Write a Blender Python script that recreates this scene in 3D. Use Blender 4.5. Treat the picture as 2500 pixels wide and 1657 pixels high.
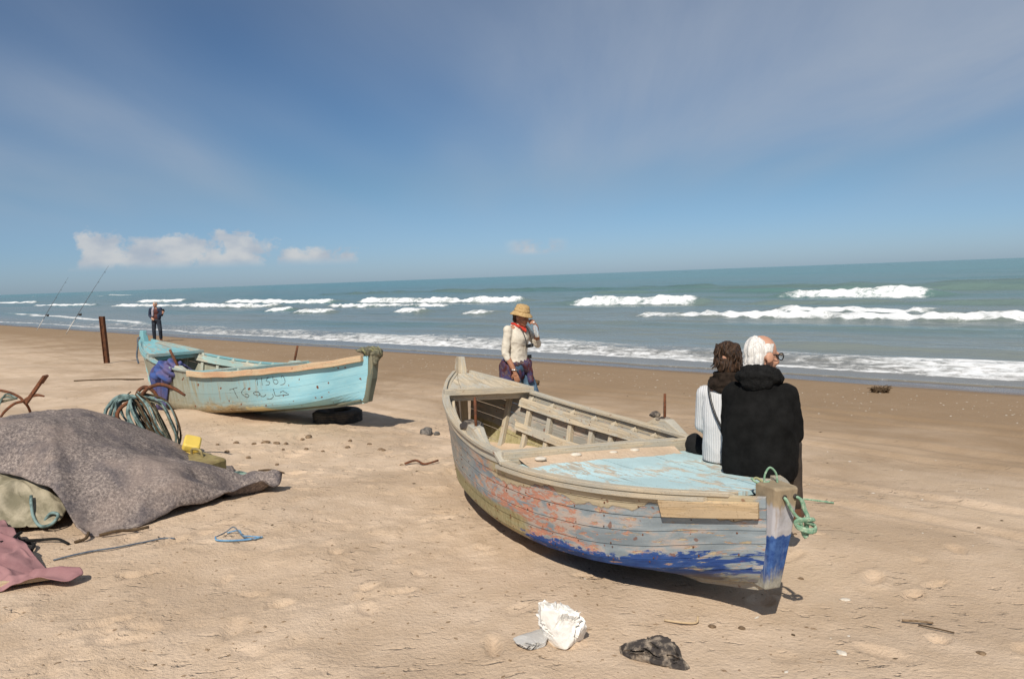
import bpy, bmesh, math, random
import numpy as np
from mathutils import Vector, Matrix, noise as mnoise
R_ = math.radians
random.seed(7)
SC = bpy.context.scene
COL = SC.collection
for o in list(bpy.data.objects):
    bpy.data.objects.remove(o, do_unlink=True)

# ------------------------------------------------------------------ camera
EYE = 1.75
cam_d = bpy.data.cameras.new('camera'); cam = bpy.data.objects.new('camera', cam_d); COL.objects.link(cam)
cam_d.sensor_width = 36; cam_d.lens = 28; cam_d.clip_start = .05; cam_d.clip_end = 60000
PITCH = math.atan(153.9/1944.4); ROLL = math.atan(91/2500)
_U0 = Vector((0, math.sin(PITCH), math.cos(PITCH))); _F = Vector((0, math.cos(PITCH), -math.sin(PITCH))); _R0 = Vector((1, 0, 0))
_Rr = math.cos(ROLL)*_R0 - math.sin(ROLL)*_U0; _Uu = math.sin(ROLL)*_R0 + math.cos(ROLL)*_U0
cam.matrix_world = Matrix(((_Rr.x, _Uu.x, -_F.x, 0), (_Rr.y, _Uu.y, -_F.y, 0), (_Rr.z, _Uu.z, -_F.z, EYE), (0, 0, 0, 1)))
SC.camera = cam
SC.render.resolution_x = 1024; SC.render.resolution_y = 678

# ------------------------------------------------------------------ sun, sky, exposure
SUN_EL = R_(46); SUN_AZ = R_(13)          # light travels towards +Y, SUN_AZ to the right
sd = bpy.data.lights.new('sun', 'SUN'); sun = bpy.data.objects.new('sun', sd); COL.objects.link(sun)
sd.energy = 4.7; sd.angle = R_(.55); sd.color = (1.0, .93, .82)
_dir = Vector((math.sin(SUN_AZ)*math.cos(SUN_EL), math.cos(SUN_AZ)*math.cos(SUN_EL), -math.sin(SUN_EL)))
sun.rotation_euler = _dir.to_track_quat('-Z', 'Y').to_euler()
sun.location = (-6, -20, 25)
SC.view_settings.view_transform = 'Standard'; SC.view_settings.look = 'None'
SC.view_settings.exposure = 0.0; SC.view_settings.gamma = 1.0; SC.view_settings.use_curve_mapping = False

# ------------------------------------------------------------------ node helper
class NT:
    def __init__(s, tree): s.t = tree
    def nd(s, kind, ins=None, **props):
        n = s.t.nodes.new(kind)
        for k, v in props.items(): setattr(n, k, v)
        if ins:
            for k, v in ins.items(): s.put(n.inputs[k], v)
        return n
    def put(s, sock, v):
        if isinstance(v, bpy.types.NodeSocket): s.t.links.new(v, sock)
        elif v is not None:
            if sock.type == 'RGBA' and len(v) == 3: v = (*v, 1)
            sock.default_value = v
    def noise(s, vec, scale, detail=4, rough=.55, dist=0, dim='3D', out='Fac'):
        n = s.nd('ShaderNodeTexNoise', {'Scale': scale, 'Detail': detail, 'Roughness': rough, 'Distortion': dist}, noise_dimensions=dim)
        if vec is not None: s.put(n.inputs['Vector'], vec)
        return n.outputs[out]
    def vor(s, vec, scale, feature='F1', out='Distance', rnd=1):
        n = s.nd('ShaderNodeTexVoronoi', {'Scale': scale, 'Randomness': rnd}, feature=feature)
        if vec is not None: s.put(n.inputs['Vector'], vec)
        return n.outputs[out]
    def m(s, op, a, b=None, c=None, clamp=False):
        n = s.nd('ShaderNodeMath', None, operation=op, use_clamp=clamp)
        s.put(n.inputs[0], a)
        if b is not None: s.put(n.inputs[1], b)
        if c is not None: s.put(n.inputs[2], c)
        return n.outputs[0]
    def add(s, a, b): return s.m('ADD', a, b)
    def sub(s, a, b): return s.m('SUBTRACT', a, b)
    def mul(s, a, b): return s.m('MULTIPLY', a, b)
    def ss(s, x, lo, hi, a=0., b=1.):
        n = s.nd('ShaderNodeMapRange', {'Value': x, 'From Min': lo, 'From Max': hi, 'To Min': a, 'To Max': b}, interpolation_type='SMOOTHSTEP')
        return n.outputs[0]
    def mix(s, f, a, b, mode='MIX'):
        n = s.nd('ShaderNodeMix', None, data_type='RGBA', blend_type=mode, clamp_factor=True)
        s.put(n.inputs[0], f); s.put(n.inputs[6], a); s.put(n.inputs[7], b)
        return n.outputs[2]
    def ramp(s, f, pts):
        n = s.nd('ShaderNodeValToRGB', {'Fac': f}); e = n.color_ramp.elements
        while len(e) < len(pts): e.new(.5)
        for q, (p, c) in zip(e, pts): q.position = p; q.color = (*c, 1)
        return n.outputs[0]
    def mapp(s, vec, scale=(1, 1, 1), loc=(0, 0, 0), rot=(0, 0, 0)):
        return s.nd('ShaderNodeMapping', {'Vector': vec, 'Scale': scale, 'Location': loc, 'Rotation': rot}).outputs[0]
    def sep(s, vec):
        n = s.nd('ShaderNodeSeparateXYZ', {'Vector': vec}); return n.outputs
    def comb(s, x, y, z):
        return s.nd('ShaderNodeCombineXYZ', {'X': x, 'Y': y, 'Z': z}).outputs[0]
    def tc(s, out='Object'): return s.nd('ShaderNodeTexCoord').outputs[out]
    def pos(s): return s.nd('ShaderNodeNewGeometry').outputs['Position']
    def attr(s, name, out='Fac'): return s.nd('ShaderNodeAttribute', None, attribute_name=name).outputs[out]
    def bump(s, h, strength=.5, dist=.01, normal=None):
        n = s.nd('ShaderNodeBump', {'Height': h, 'Strength': strength, 'Distance': dist})
        if normal is not None: s.put(n.inputs['Normal'], normal)
        return n.outputs[0]
    def rnd(s): return s.nd('ShaderNodeObjectInfo').outputs['Random']

def new_mat(name):
    m = bpy.data.materials.new(name); m.use_nodes = True
    b = m.node_tree.nodes['Principled BSDF']
    return m, NT(m.node_tree), b
def setb(k, b, color=None, rough=None, normal=None, spec=None, metal=None, **kw):
    if color is not None: k.put(b.inputs['Base Color'], color)
    if rough is not None: k.put(b.inputs['Roughness'], rough)
    if normal is not None: k.put(b.inputs['Normal'], normal)
    if spec is not None: k.put(b.inputs['Specular IOR Level'], spec)
    if metal is not None: k.put(b.inputs['Metallic'], metal)
    for q, v in kw.items(): k.put(b.inputs[q.replace('_', ' ')], v)

CIRRUS_OFF = (5.0, .2, 0)
# ------------------------------------------------------------------ world: Nishita sky, thin cirrus, cumulus low over the sea
W = bpy.data.worlds.new('World'); SC.world = W; W.use_nodes = True
k = NT(W.node_tree); bg = W.node_tree.nodes['Background']
sky = k.nd('ShaderNodeTexSky', None, sky_type='NISHITA', sun_disc=False, sun_elevation=SUN_EL,
           sun_rotation=math.pi + SUN_AZ, altitude=0, air_density=1.0, dust_density=.35, ozone_density=3.2)
dirv = k.tc('Generated'); dx, dy, dz = k.sep(dirv)
el = k.m('ARCSINE', k.m('MINIMUM', k.m('MAXIMUM', dz, -1.), 1.))
az = k.m('ARCTAN2', dx, dy)
tint = k.mix(k.ss(el, .0, .13), (.70, .95, 1.46), (.70, .89, 1.06))
tint = k.mix(k.ss(el, .10, .55), tint, (.54, .69, .84))
skc = k.mix(1., sky.outputs[0], tint, 'MULTIPLY')
# cirrus: a stretched veil on a plane high above
hz = k.m('MAXIMUM', k.add(dz, .10), .05)
cp = k.comb(k.m('DIVIDE', dx, hz), k.m('DIVIDE', dy, hz), 0.)
c1 = k.noise(k.mapp(cp, (.9, .26, 1), (1.3, 4.1, 0), (0, 0, R_(40))), 1., 7, .62, .5)
c2 = k.noise(k.mapp(cp, (.40, .13, 1), CIRRUS_OFF, (0, 0, R_(48))), 1., 3, .5)
cir = k.mul(k.ss(c1, .05, .85, .35, 1.), k.ss(c2, .36, .64))
cir = k.mul(cir, k.ss(el, .03, .16))
# cumulus low on the horizon
cn = k.noise(k.comb(k.mul(az, 26.), k.mul(el, 36.), 0.), 1., 8, .62, .2)
# a bank of cumulus far out to the left, a lower heap beside it and one lone puff
wisp = k.mul(k.ss(k.m('ABSOLUTE', k.sub(az, .035)), .045, .010), k.ss(k.m('ABSOLUTE', k.sub(el, .036)), .012, .003))
e1 = k.mul(k.ss(k.m('ABSOLUTE', k.add(az, .392)), .150, .075), k.ss(el, .088, .046))
e2 = k.mul(k.ss(k.m('ABSOLUTE', k.add(az, .235)), .075, .030), k.ss(el, .060, .030))
dens = k.add(cn, k.mul(k.m('MAXIMUM', e1, e2), .46))
cum = k.mul(k.ss(dens, .76, .92), k.ss(el, .020, .034))
cum = k.m('MAXIMUM', cum, k.mul(wisp, k.ss(cn, .35, .55)))
shade = k.ss(k.noise(k.comb(k.mul(az, 24.), k.mul(el, 40.), 3.), 1., 4, .5), .3, .7)
col = k.mix(k.mul(cir, .90), skc, (6.1, 6.9, 8.1))
col = k.mix(k.mul(cum, .80), col, k.mix(shade, (6.4, 7.0, 8.0), (9.6, 9.5, 9.4)))
k.put(bg.inputs[0], col); bg.inputs[1].default_value = .066

# ------------------------------------------------------------------ numeric helpers
def _hash(ix, iy, seed):
    h = (ix.astype(np.int64)*374761393 + iy.astype(np.int64)*668265263 + seed*1442695041) & 0x7fffffff
    h = ((h ^ (h >> 13))*1274126177) & 0x7fffffff
    return ((h ^ (h >> 16)) & 0xffff)/65535.0
def vnoise(x, y, seed=0):
    x = np.asarray(x, float); y = np.asarray(y, float)
    ix = np.floor(x); iy = np.floor(y); fx = x-ix; fy = y-iy
    fx = fx*fx*fx*(fx*(fx*6-15)+10); fy = fy*fy*fy*(fy*(fy*6-15)+10)
    a = _hash(ix, iy, seed); b = _hash(ix+1, iy, seed); c = _hash(ix, iy+1, seed); d = _hash(ix+1, iy+1, seed)
    return (a*(1-fx)+b*fx)*(1-fy)+(c*(1-fx)+d*fx)*fy-.5
def fbm(x, y, oct=4, seed=0, gain=.5):
    r = 0; a = 1; ca, sa = math.cos(.6), math.sin(.6)
    for i in range(oct):
        r = r + a*vnoise(x, y, seed+i*17); x, y = (x*ca-y*sa)*2.03+9.1, (x*sa+y*ca)*2.03+4.7; a *= gain
    return r
def sstep(x, a, b):
    t = np.clip((x-a)/(b-a), 0, 1); return t*t*(3-2*t)
def spline(x, xk, yk):
    x = np.asarray(x, float); xk = np.array(xk, float); yk = np.array(yk, float); m = np.gradient(yk, xk)
    i = np.clip(np.searchsorted(xk, x)-1, 0, len(xk)-2); h = xk[i+1]-xk[i]; t = (x-xk[i])/h
    return (2*t**3-3*t**2+1)*yk[i]+(t**3-2*t**2+t)*h*m[i]+(-2*t**3+3*t**2)*yk[i+1]+(t**3-t**2)*h*m[i+1]
def s_of(x, y): return (x+y-24.5)/math.sqrt(2)
def t_of(x, y): return (y-x)/math.sqrt(2)
_ss = np.linspace(-130, 60, 1901)
_zz = np.interp(_ss, [-130, -60, -20, -14.5, -10.1, -3.7, 0, 4, 60], [1.2, .4, .1, 0, -.25, -.5, -.7, -1.0, -4])
_kk = np.exp(-np.linspace(-2, 2, 21)**2); _kk /= _kk.sum(); _zz = np.convolve(np.pad(_zz, 10, 'edge'), _kk, 'valid')
def base_z(x, y): return np.interp(s_of(np.asarray(x, float), np.asarray(y, float)), _ss, _zz)

# ------------------------------------------------------------------ object helpers
def link(o, parent=None):
    COL.objects.link(o)
    if parent is not None:
        o.parent = parent; o.matrix_parent_inverse = Matrix.Translation(-Vector(parent['_o'])) if '_o' in parent else Matrix.Identity(4)
    return o
def tag(o, label=None, cat=None, group=None, kind=None):
    if label: o['label'] = label
    if cat: o['category'] = cat
    if group: o['group'] = group
    if kind: o['kind'] = kind
    return o
ROOTS = []
def empty(name, loc, label=None, cat=None, group=None):
    o = bpy.data.objects.new(name, None); COL.objects.link(o); o.location = loc; o.empty_display_size = .1
    o['_o'] = tuple(loc); ROOTS.append(o)
    return tag(o, label, cat, group)
def mesh(name, verts, faces, mat, parent=None, smooth=False, uv=None, attrs=None):
    me = bpy.data.meshes.new(name)
    me.from_pydata([tuple(v) for v in verts], [], [tuple(f) for f in faces])
    if smooth: me.polygons.foreach_set('use_smooth', [True]*len(me.polygons))
    if uv is not None:
        l = me.uv_layers.new(name='UVMap'); idx = np.empty(len(me.loops), dtype=np.int64); me.loops.foreach_get('vertex_index', idx)
        l.data.foreach_set('uv', np.asarray(uv, dtype=np.float32)[idx].ravel())
    if attrs:
        for n, a in attrs.items():
            at = me.attributes.new(n, 'FLOAT', 'POINT'); at.data.foreach_set('value', np.asarray(a, dtype=np.float32))
    me.update()
    for mm in (mat if isinstance(mat, (list, tuple)) else [mat]): me.materials.append(mm)
    o = bpy.data.objects.new(name, me); link(o, root_of(parent)); 
    if parent is not None and parent is not root_of(parent): reparent(o, parent)
    return o
def root_of(p):
    while p is not None and p.parent is not None: p = p.parent
    return p
def reparent(o, p):
    # sub-part: parts carry an identity transform relative to the world, so the inverse is the part's own
    o.parent = p; o.matrix_parent_inverse = Matrix.Identity(4)
def grid_faces(nu, nv, cu=False, cv=False, off=0):
    f = []
    for i in range(nu if cu else nu-1):
        for j in range(nv if cv else nv-1):
            a = i*nv+j; b = i*nv+(j+1) % nv; c = ((i+1) % nu)*nv+(j+1) % nv; d = ((i+1) % nu)*nv+j
            f.append((a+off, d+off, c+off, b+off))
    return f
def grid_faces_np(nu, nv):
    i, j = np.meshgrid(np.arange(nu-1), np.arange(nv-1), indexing='ij'); a = (i*nv+j).ravel()
    return np.stack([a, a+nv, a+nv+1, a+1], 1)
def big_mesh(name, V, Fq, mat, attrs=None, smooth=True):
    me = bpy.data.meshes.new(name); nv, nf = len(V), len(Fq)
    me.vertices.add(nv); me.vertices.foreach_set('co', np.asarray(V, np.float32).ravel())
    me.loops.add(nf*4); me.loops.foreach_set('vertex_index', np.asarray(Fq, np.int32).ravel())
    me.polygons.add(nf); me.polygons.foreach_set('loop_start', np.arange(0, nf*4, 4, dtype=np.int32))
    me.polygons.foreach_set('loop_total', np.full(nf, 4, dtype=np.int32))
    if smooth: me.polygons.foreach_set('use_smooth', np.ones(nf, dtype=bool))
    if attrs:
        for n, a in attrs.items():
            at = me.attributes.new(n, 'FLOAT', 'POINT'); at.data.foreach_set('value', np.asarray(a, np.float32))
    me.update(calc_edges=True); me.validate()
    me.materials.append(mat); o = bpy.data.objects.new(name, me); COL.objects.link(o); return o
def box_v(c, ax, ay, az, hx, hy, hz, taper=None):
    """eight corners of a box, axes given; taper scales the top face in x, y"""
    c = np.array(c, float); ax, ay, az = [np.array(q, float) for q in (ax, ay, az)]
    tx, ty = taper or (1, 1); v = []
    for z in (-1, 1):
        for x, y in ((-1, -1), (1, -1), (1, 1), (-1, 1)):
            fx, fy = (tx, ty) if z > 0 else (1, 1)
            v.append(c+ax*hx*x*fx+ay*hy*y*fy+az*hz*z)
    return v, [(3, 2, 1, 0), (4, 5, 6, 7), (0, 1, 5, 4), (1, 2, 6, 5), (2, 3, 7, 6), (3, 0, 4, 7)]
def bevel_obj(o, w=.004, seg=2):
    m = o.modifiers.new('Bevel', 'BEVEL'); m.width = w; m.segments = seg; m.limit_method = 'ANGLE'; m.angle_limit = R_(40); return o
def box(name, c, ax, ay, az, h, mat, parent=None, taper=None, bev=.004, jit=0):
    v, f = box_v(c, ax, ay, az, *h, taper=taper)
    if jit: v = [q+np.array([random.uniform(-jit, jit) for _ in range(3)]) for q in v]
    o = mesh(name, v, f, mat, parent)
    if bev: bevel_obj(o, bev)
    return o
def tube_v(pts, rad, n=8, cap=True):
    pts = [np.array(p, float) for p in pts]; m = len(pts)
    rads = rad if hasattr(rad, '__len__') else [rad]*m
    V = []; up = None
    for i in range(m):
        d = pts[min(i+1, m-1)]-pts[max(i-1, 0)]; d /= (np.linalg.norm(d)+1e-9)
        if up is None:
            a = np.array([0, 0, 1.]) if abs(d[2]) < .9 else np.array([1., 0, 0]); up = np.cross(np.cross(d, a), d)
        up = up-d*np.dot(up, d); up /= (np.linalg.norm(up)+1e-9); sd_ = np.cross(d, up)
        for j in range(n):
            a = 2*math.pi*j/n; V.append(pts[i]+rads[i]*(math.cos(a)*up+math.sin(a)*sd_))
    F = [(i*n+j, (i+1)*n+j, (i+1)*n+(j+1) % n, i*n+(j+1) % n) for i in range(m-1) for j in range(n)]
    if cap: F += [tuple(range(n)), tuple((m-1)*n+j for j in reversed(range(n)))]
    return V, F
def smooth_path(pts, n=6):
    P = np.array(pts, float); k_ = np.arange(len(P)); t = np.linspace(0, len(P)-1, (len(P)-1)*n+1)
    return np.stack([spline(t, k_, P[:, i]) for i in range(3)], 1)
def tube(name, pts, rad, mat, parent=None, n=8, sm=6, smooth=True):
    if sm and len(pts) > 2:
        m0 = len(pts); pts = smooth_path(pts, sm)
        if hasattr(rad, '__len__'): rad = np.interp(np.linspace(0, m0-1, len(pts)), np.arange(m0), rad)
    V, F = tube_v(pts, rad, n); return mesh(name, V, F, mat, parent, smooth)
def multi(name, parts, mat, parent=None, smooth=False):
    V = []; F = []
    for v, f in parts:
        o_ = len(V); V += list(v); F += [tuple(i+o_ for i in q) for q in f]
    return mesh(name, V, F, mat, parent, smooth)

# blobs: tapered capsules and ellipsoids fused into one continuous surface
def _ico(sub=2):
    bm = bmesh.new(); bmesh.ops.create_icosphere(bm, subdivisions=sub, radius=1); v = np.array([q.co[:] for q in bm.verts]); f = [tuple(x.index for x in q.verts) for q in bm.faces]; bm.free(); return v, f
ICO2 = _ico(2); ICO3 = _ico(3)
def E(c, r, rot=None):
    v = ICO3[0]*np.array(r if hasattr(r, '__len__') else (r, r, r))
    if rot is not None: v = v @ np.array(Matrix(rot).to_3x3() if not isinstance(rot, np.ndarray) else rot).T
    return v+np.array(c), ICO3[1]
def Cp(p0, p1, r0, r1=None, flat=None):
    r1 = r0 if r1 is None else r1; p0 = np.array(p0, float); p1 = np.array(p1, float)
    d = p1-p0; L = np.linalg.norm(d)+1e-9; d = d/L
    a = np.array([0, 0, 1.]) if abs(d[2]) < .9 else np.array([1., 0, 0]); x = np.cross(d, a); x /= np.linalg.norm(x); y = np.cross(d, x)
    V = []; n = 14; ring = []
    for q in np.linspace(-math.pi/2, 0, 4): ring.append((p0+d*r0*math.sin(q), r0*math.cos(q)))
    for q in np.linspace(0, math.pi/2, 4): ring.append((p1+d*r1*math.sin(q), r1*math.cos(q)))
    for c, r in ring:
        for j in range(n):
            an = 2*math.pi*j/n; V.append(c+max(r, 1e-4)*(math.cos(an)*x+math.sin(an)*y))
    F = [(i*n+j, (i+1)*n+j, (i+1)*n+(j+1) % n, i*n+(j+1) % n) for i in range(len(ring)-1) for j in range(n)]
    F += [tuple(range(n)), tuple((len(ring)-1)*n+j for j in reversed(range(n)))]
    return np.array(V), F
def chain(pts, rads): return [Cp(pts[i], pts[i+1], rads[i], rads[i+1]) for i in range(len(pts)-1)]
def blob(name, prims, mat, parent=None, vox=.01, smooth=4, disp=None, post=None):
    V = []; F = []
    for v, f in prims:
        o_ = len(V); V += [tuple(q) for q in v]; F += [tuple(i+o_ for i in q) for q in f]
    me = bpy.data.meshes.new('tmp'); me.from_pydata(V, [], F); me.update()
    bm = bmesh.new(); bm.from_mesh(me); bmesh.ops.recalc_face_normals(bm, faces=bm.faces); bm.to_mesh(me); bm.free()
    o = bpy.data.objects.new('tmp', me); COL.objects.link(o)
    r = o.modifiers.new('r', 'REMESH'); r.mode = 'VOXEL'; r.voxel_size = vox
    if smooth: q = o.modifiers.new('s', 'SMOOTH'); q.iterations = smooth; q.factor = .5
    dg = bpy.context.evaluated_depsgraph_get(); dg.update()
    m2 = bpy.data.meshes.new_from_object(o.evaluated_get(dg))
    bpy.data.objects.remove(o); bpy.data.meshes.remove(me)
    n = len(m2.vertices); co = np.empty(n*3, np.float32); m2.vertices.foreach_get('co', co); co = co.reshape(-1, 3).astype(float)
    if disp is not None:
        nr = np.empty(n*3, np.float32); m2.vertices.foreach_get('normal', nr); nr = nr.reshape(-1, 3)
        co = co+nr*disp(co, nr)[:, None]
    if post is not None: co = post(co)
    m2.vertices.foreach_set('co', co.astype(np.float32).ravel()); m2.update()
    m2.polygons.foreach_set('use_smooth', [True]*len(m2.polygons))
    m2.name = name
    m2.materials.clear()
    for mm in (mat if isinstance(mat, (list, tuple)) else [mat]): m2.materials.append(mm)
    ob = bpy.data.objects.new(name, m2); link(ob, root_of(parent))
    if parent is not None and parent is not root_of(parent): reparent(ob, parent)
    return ob
def n3(co, sc, seed=0):
    """cheap 3-D value noise from three 2-D slices, about -.5..+.5"""
    x, y, z = (co*sc).T
    return (vnoise(x+3.1*seed, y+z*.7, seed)+vnoise(y+1.7, z+x*.6, seed+5)+vnoise(z+.3, x+y*.8, seed+9))/1.8

# ------------------------------------------------------------------ materials
def simple(name, c, rough=.8, var=.25, sc=8, bump=.3, bsc=60, bd=.004, spec=.3, metal=0, c2=None, thr=(.4, .65), detail=6):
    m, k, b = new_mat(name); p = k.pos()
    n = k.noise(p, sc, detail, .6)
    col = k.mix(k.ss(n, *thr), c, c2) if c2 is not None else k.mix(k.ss(n, .25, .75), tuple(q*(1-var) for q in c), tuple(min(1, q*(1+var)) for q in c))
    h = k.noise(p, bsc, 4, .6)
    setb(k, b, col, rough, k.bump(h, bump, bd) if bump else None, spec, metal); return m

def weathered(name, base, bare, stain=(.12, .085, .05), amount=.5, stretch=(1.6, 26), rust=.5):
    """old painted or bare boat timber: grain along U, peeled areas, dark checks, rust freckles"""
    m, k, b = new_mat(name); uv = k.tc('UV'); r = k.rnd(); u, v, _ = k.sep(uv)
    off = k.comb(k.mul(r, 17.), k.mul(r, 9.), k.mul(r, 5.))
    g = k.nd('ShaderNodeVectorMath', {0: k.mapp(uv, (stretch[0], stretch[1], 1)), 1: off}, operation='ADD').outputs[0]
    gr = k.noise(g, 1., 6, .65, .4)
    pl = k.noise(k.nd('ShaderNodeVectorMath', {0: k.mapp(uv, (4.5, 16, 1)), 1: off}, operation='ADD').outputs[0], 1., 7, .68, .6)
    big = k.noise(k.pos(), 2.6, 3, .5)
    peel = k.ss(k.add(pl, k.mul(k.sub(big, .5), .6)), .62-.3*amount, .70-.3*amount)
    wood = k.mix(k.ss(gr, .3, .7), tuple(q*.62 for q in bare), tuple(min(1, q*1.16) for q in bare))
    paint = k.mix(k.ss(big, .3, .7), tuple(q*.85 for q in base), tuple(min(1, q*1.1) for q in base))
    col = k.mix(peel, paint, wood)
    col = k.mix(k.mul(k.ss(gr, .60, .72), .7), col, stain)
    sk = k.noise(k.pos(), 75, 4, .7); col = k.mix(k.mul(k.ss(sk, .56, .70), .45), col, stain)
    sp = k.noise(k.pos(), 16, 2, .5)
    col = k.mix(k.mul(k.ss(sp, .68, .78), rust), col, (.20, .075, .03))
    h = k.add(k.mul(gr, .5), k.mul(peel, -.35))
    setb(k, b, col, .82, k.bump(h, .55, .006), .2); return m

M = {}
M['wood_grey'] = weathered('weathered_wood', (.47, .44, .37), (.57, .48, .35), amount=.55, rust=.75)
M['wood_tan'] = weathered('bare_tan_wood', (.52, .40, .26), (.55, .41, .25), amount=.5, rust=.3)
M['deck_blue'] = weathered('pale_blue_deck_paint', (.49, .66, .68), (.58, .52, .42), amount=.34, stretch=(1.2, 30), rust=.05)
M['teal'] = weathered('turquoise_paint', (.22, .46, .50), (.40, .40, .34), amount=.42, rust=.6)
M['teal_pale'] = weathered('pale_turquoise_deck', (.36, .50, .47), (.50, .48, .39), amount=.5, rust=.2)
M['rail_peach'] = weathered('peach_worn_rail', (.58, .36, .22), (.60, .46, .30), amount=.5, rust=1.)
M['inner_pink'] = weathered('sandy_inner_planking', (.55, .41, .29), (.50, .40, .30), amount=.5, rust=.3)
M['post_olive'] = weathered('grey_green_post_timber', (.16, .18, .14), (.25, .23, .16), amount=.5, rust=.4)

def hull_near():
    m, k, b = new_mat('peeling_grey_red_blue_hull_paint'); uv = k.tc('UV'); u, q, _ = k.sep(uv)
    r = k.rnd(); off = k.comb(k.mul(r, 7.), k.mul(r, 3.), 0.)
    P = k.pos()
    def nz(su, sq, sc=1., det=6, ro=.62, di=.3, z=0.): return k.noise(k.mapp(uv, (su, sq, 1), (z, z*.7, z)), sc, det, ro, di)
    grain = k.noise(k.nd('ShaderNodeVectorMath', {0: k.mapp(uv, (1.8, 60, 1)), 1: off}, operation='ADD').outputs[0], 1., 5, .65, .3)
    a = nz(3.2, 7.); fine = nz(15., 30., det=5, ro=.7, z=3.); mid = nz(7., 15., z=5.); wav = nz(2.2, .01, det=3, z=8.)
    fq = nz(30., 9., det=4, ro=.7, z=2.)
    grey = k.mix(k.ss(a, .3, .7), (.205, .245, .272), (.33, .385, .415))
    taupe = k.mix(k.ss(grain, .3, .7), (.24, .215, .17), (.40, .36, .29))
    wood = k.mix(k.ss(grain, .25, .75), (.36, .30, .19), (.60, .50, .34))
    olive = k.mix(k.ss(fq, .3, .7), (.24, .205, .085), (.42, .37, .20))
    red = k.mix(k.ss(mid, .3, .7), (.40, .14, .095), (.54, .27, .19))
    # grey coat turns to bare taupe boards towards the far end
    far = k.ss(k.add(u, k.mul(k.sub(a, .5), 1.6)), 2.0, 3.1)
    col = k.mix(k.mul(far, .75), grey, taupe)
    # primer showing through: a big worn zone amidships and freckles elsewhere
    zone = k.mul(k.ss(u, .5, 1.5), k.ss(u, 2.6, 1.6))
    rm = k.ss(k.add(k.add(k.mul(mid, .6), k.mul(fine, .4)), k.mul(zone, .085)), .565, .595)
    pinkm = k.ss(k.add(k.add(k.mul(a, .6), k.mul(mid, .4)), k.mul(zone, .1)), .50, .60)
    col = k.mix(k.mul(pinkm, .62), col, (.55, .40, .30))
    col = k.mix(k.mul(rm, k.ss(u, 3.4, 2.2, .25, 1.)), col, red)
    # flaked off down to timber
    fl = k.ss(k.add(k.mul(fine, .6), k.mul(mid, .4)), .565, .60)
    col = k.mix(fl, col, wood)
    # top strakes bare, lower edge ragged
    scal = k.add(k.mul(k.sub(nz(1.9, .01, det=4, z=1.), .5), .55), k.mul(k.sub(nz(9., .01, det=3, z=2.), .5), .08))
    topq = k.add(.80, scal)
    tz = k.mul(k.ss(u, .02, .06), k.ss(u, 2.05, 1.85))
    tm = k.mul(k.ss(k.sub(q, topq), -.004, .004), tz)
    col = k.mix(k.mul(tm, .92), col, k.mix(k.mul(k.ss(fq, .5, .62), k.ss(u, 1.5, 1.8)), wood, olive))
    edge = k.mul(k.m('SUBTRACT', 1., k.ss(k.m('ABSOLUTE', k.sub(q, topq)), .0, .012)), tz)
    col = k.mix(k.mul(edge, .55), col, (.10, .06, .035))
    # algae-stained garboard aft of the blue
    low = k.ss(k.add(q, k.mul(k.sub(a, .5), .10)), .55, .50)
    om = k.mul(low, k.ss(u, 1.45, 1.60))
    col = k.mix(k.mul(om, .9), col, k.mix(k.ss(q, .15, .4), k.mix(.5, olive, wood), olive))
    # royal blue bottom paint near the stem
    bl = k.add(k.add(q, k.mul(k.sub(nz(4., .01, det=5, ro=.7, z=6.), .5), .30)), k.mul(k.sub(fine, .5), .30))
    bm_ = k.mul(k.ss(bl, .365, .345), k.ss(k.add(u, k.mul(k.sub(fine, .5), .5)), 1.62, 1.52))
    bm_ = k.mul(bm_, k.ss(k.add(mid, k.mul(k.ss(u, .55, .05), .16)), .66, .60))
    col = k.mix(bm_, col, k.mix(k.ss(mid, .3, .7), (.020, .052, .20), (.045, .11, .32)))
    # grime at the very bottom and by the stem
    gm = k.mul(k.ss(q, .16, .02), .75); col = k.mix(gm, col, (.17, .14, .08))
    sk = k.noise(P, 90, 4, .7); col = k.mix(k.mul(k.ss(sk, .57, .70), .40), col, (.15, .11, .075)); nail = k.noise(P, 19, 1, .5); col = k.mix(k.mul(k.ss(nail, .70, .76), .7), col, (.19, .07, .035))
    h = k.add(k.add(k.mul(grain, .35), k.mul(rm, -.3)), k.add(k.mul(fl, -.5), k.mul(tm, -.6)))
    setb(k, b, col, .78, k.bump(h, .6, .006), .25); return m
M['hull_near'] = hull_near()

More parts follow.
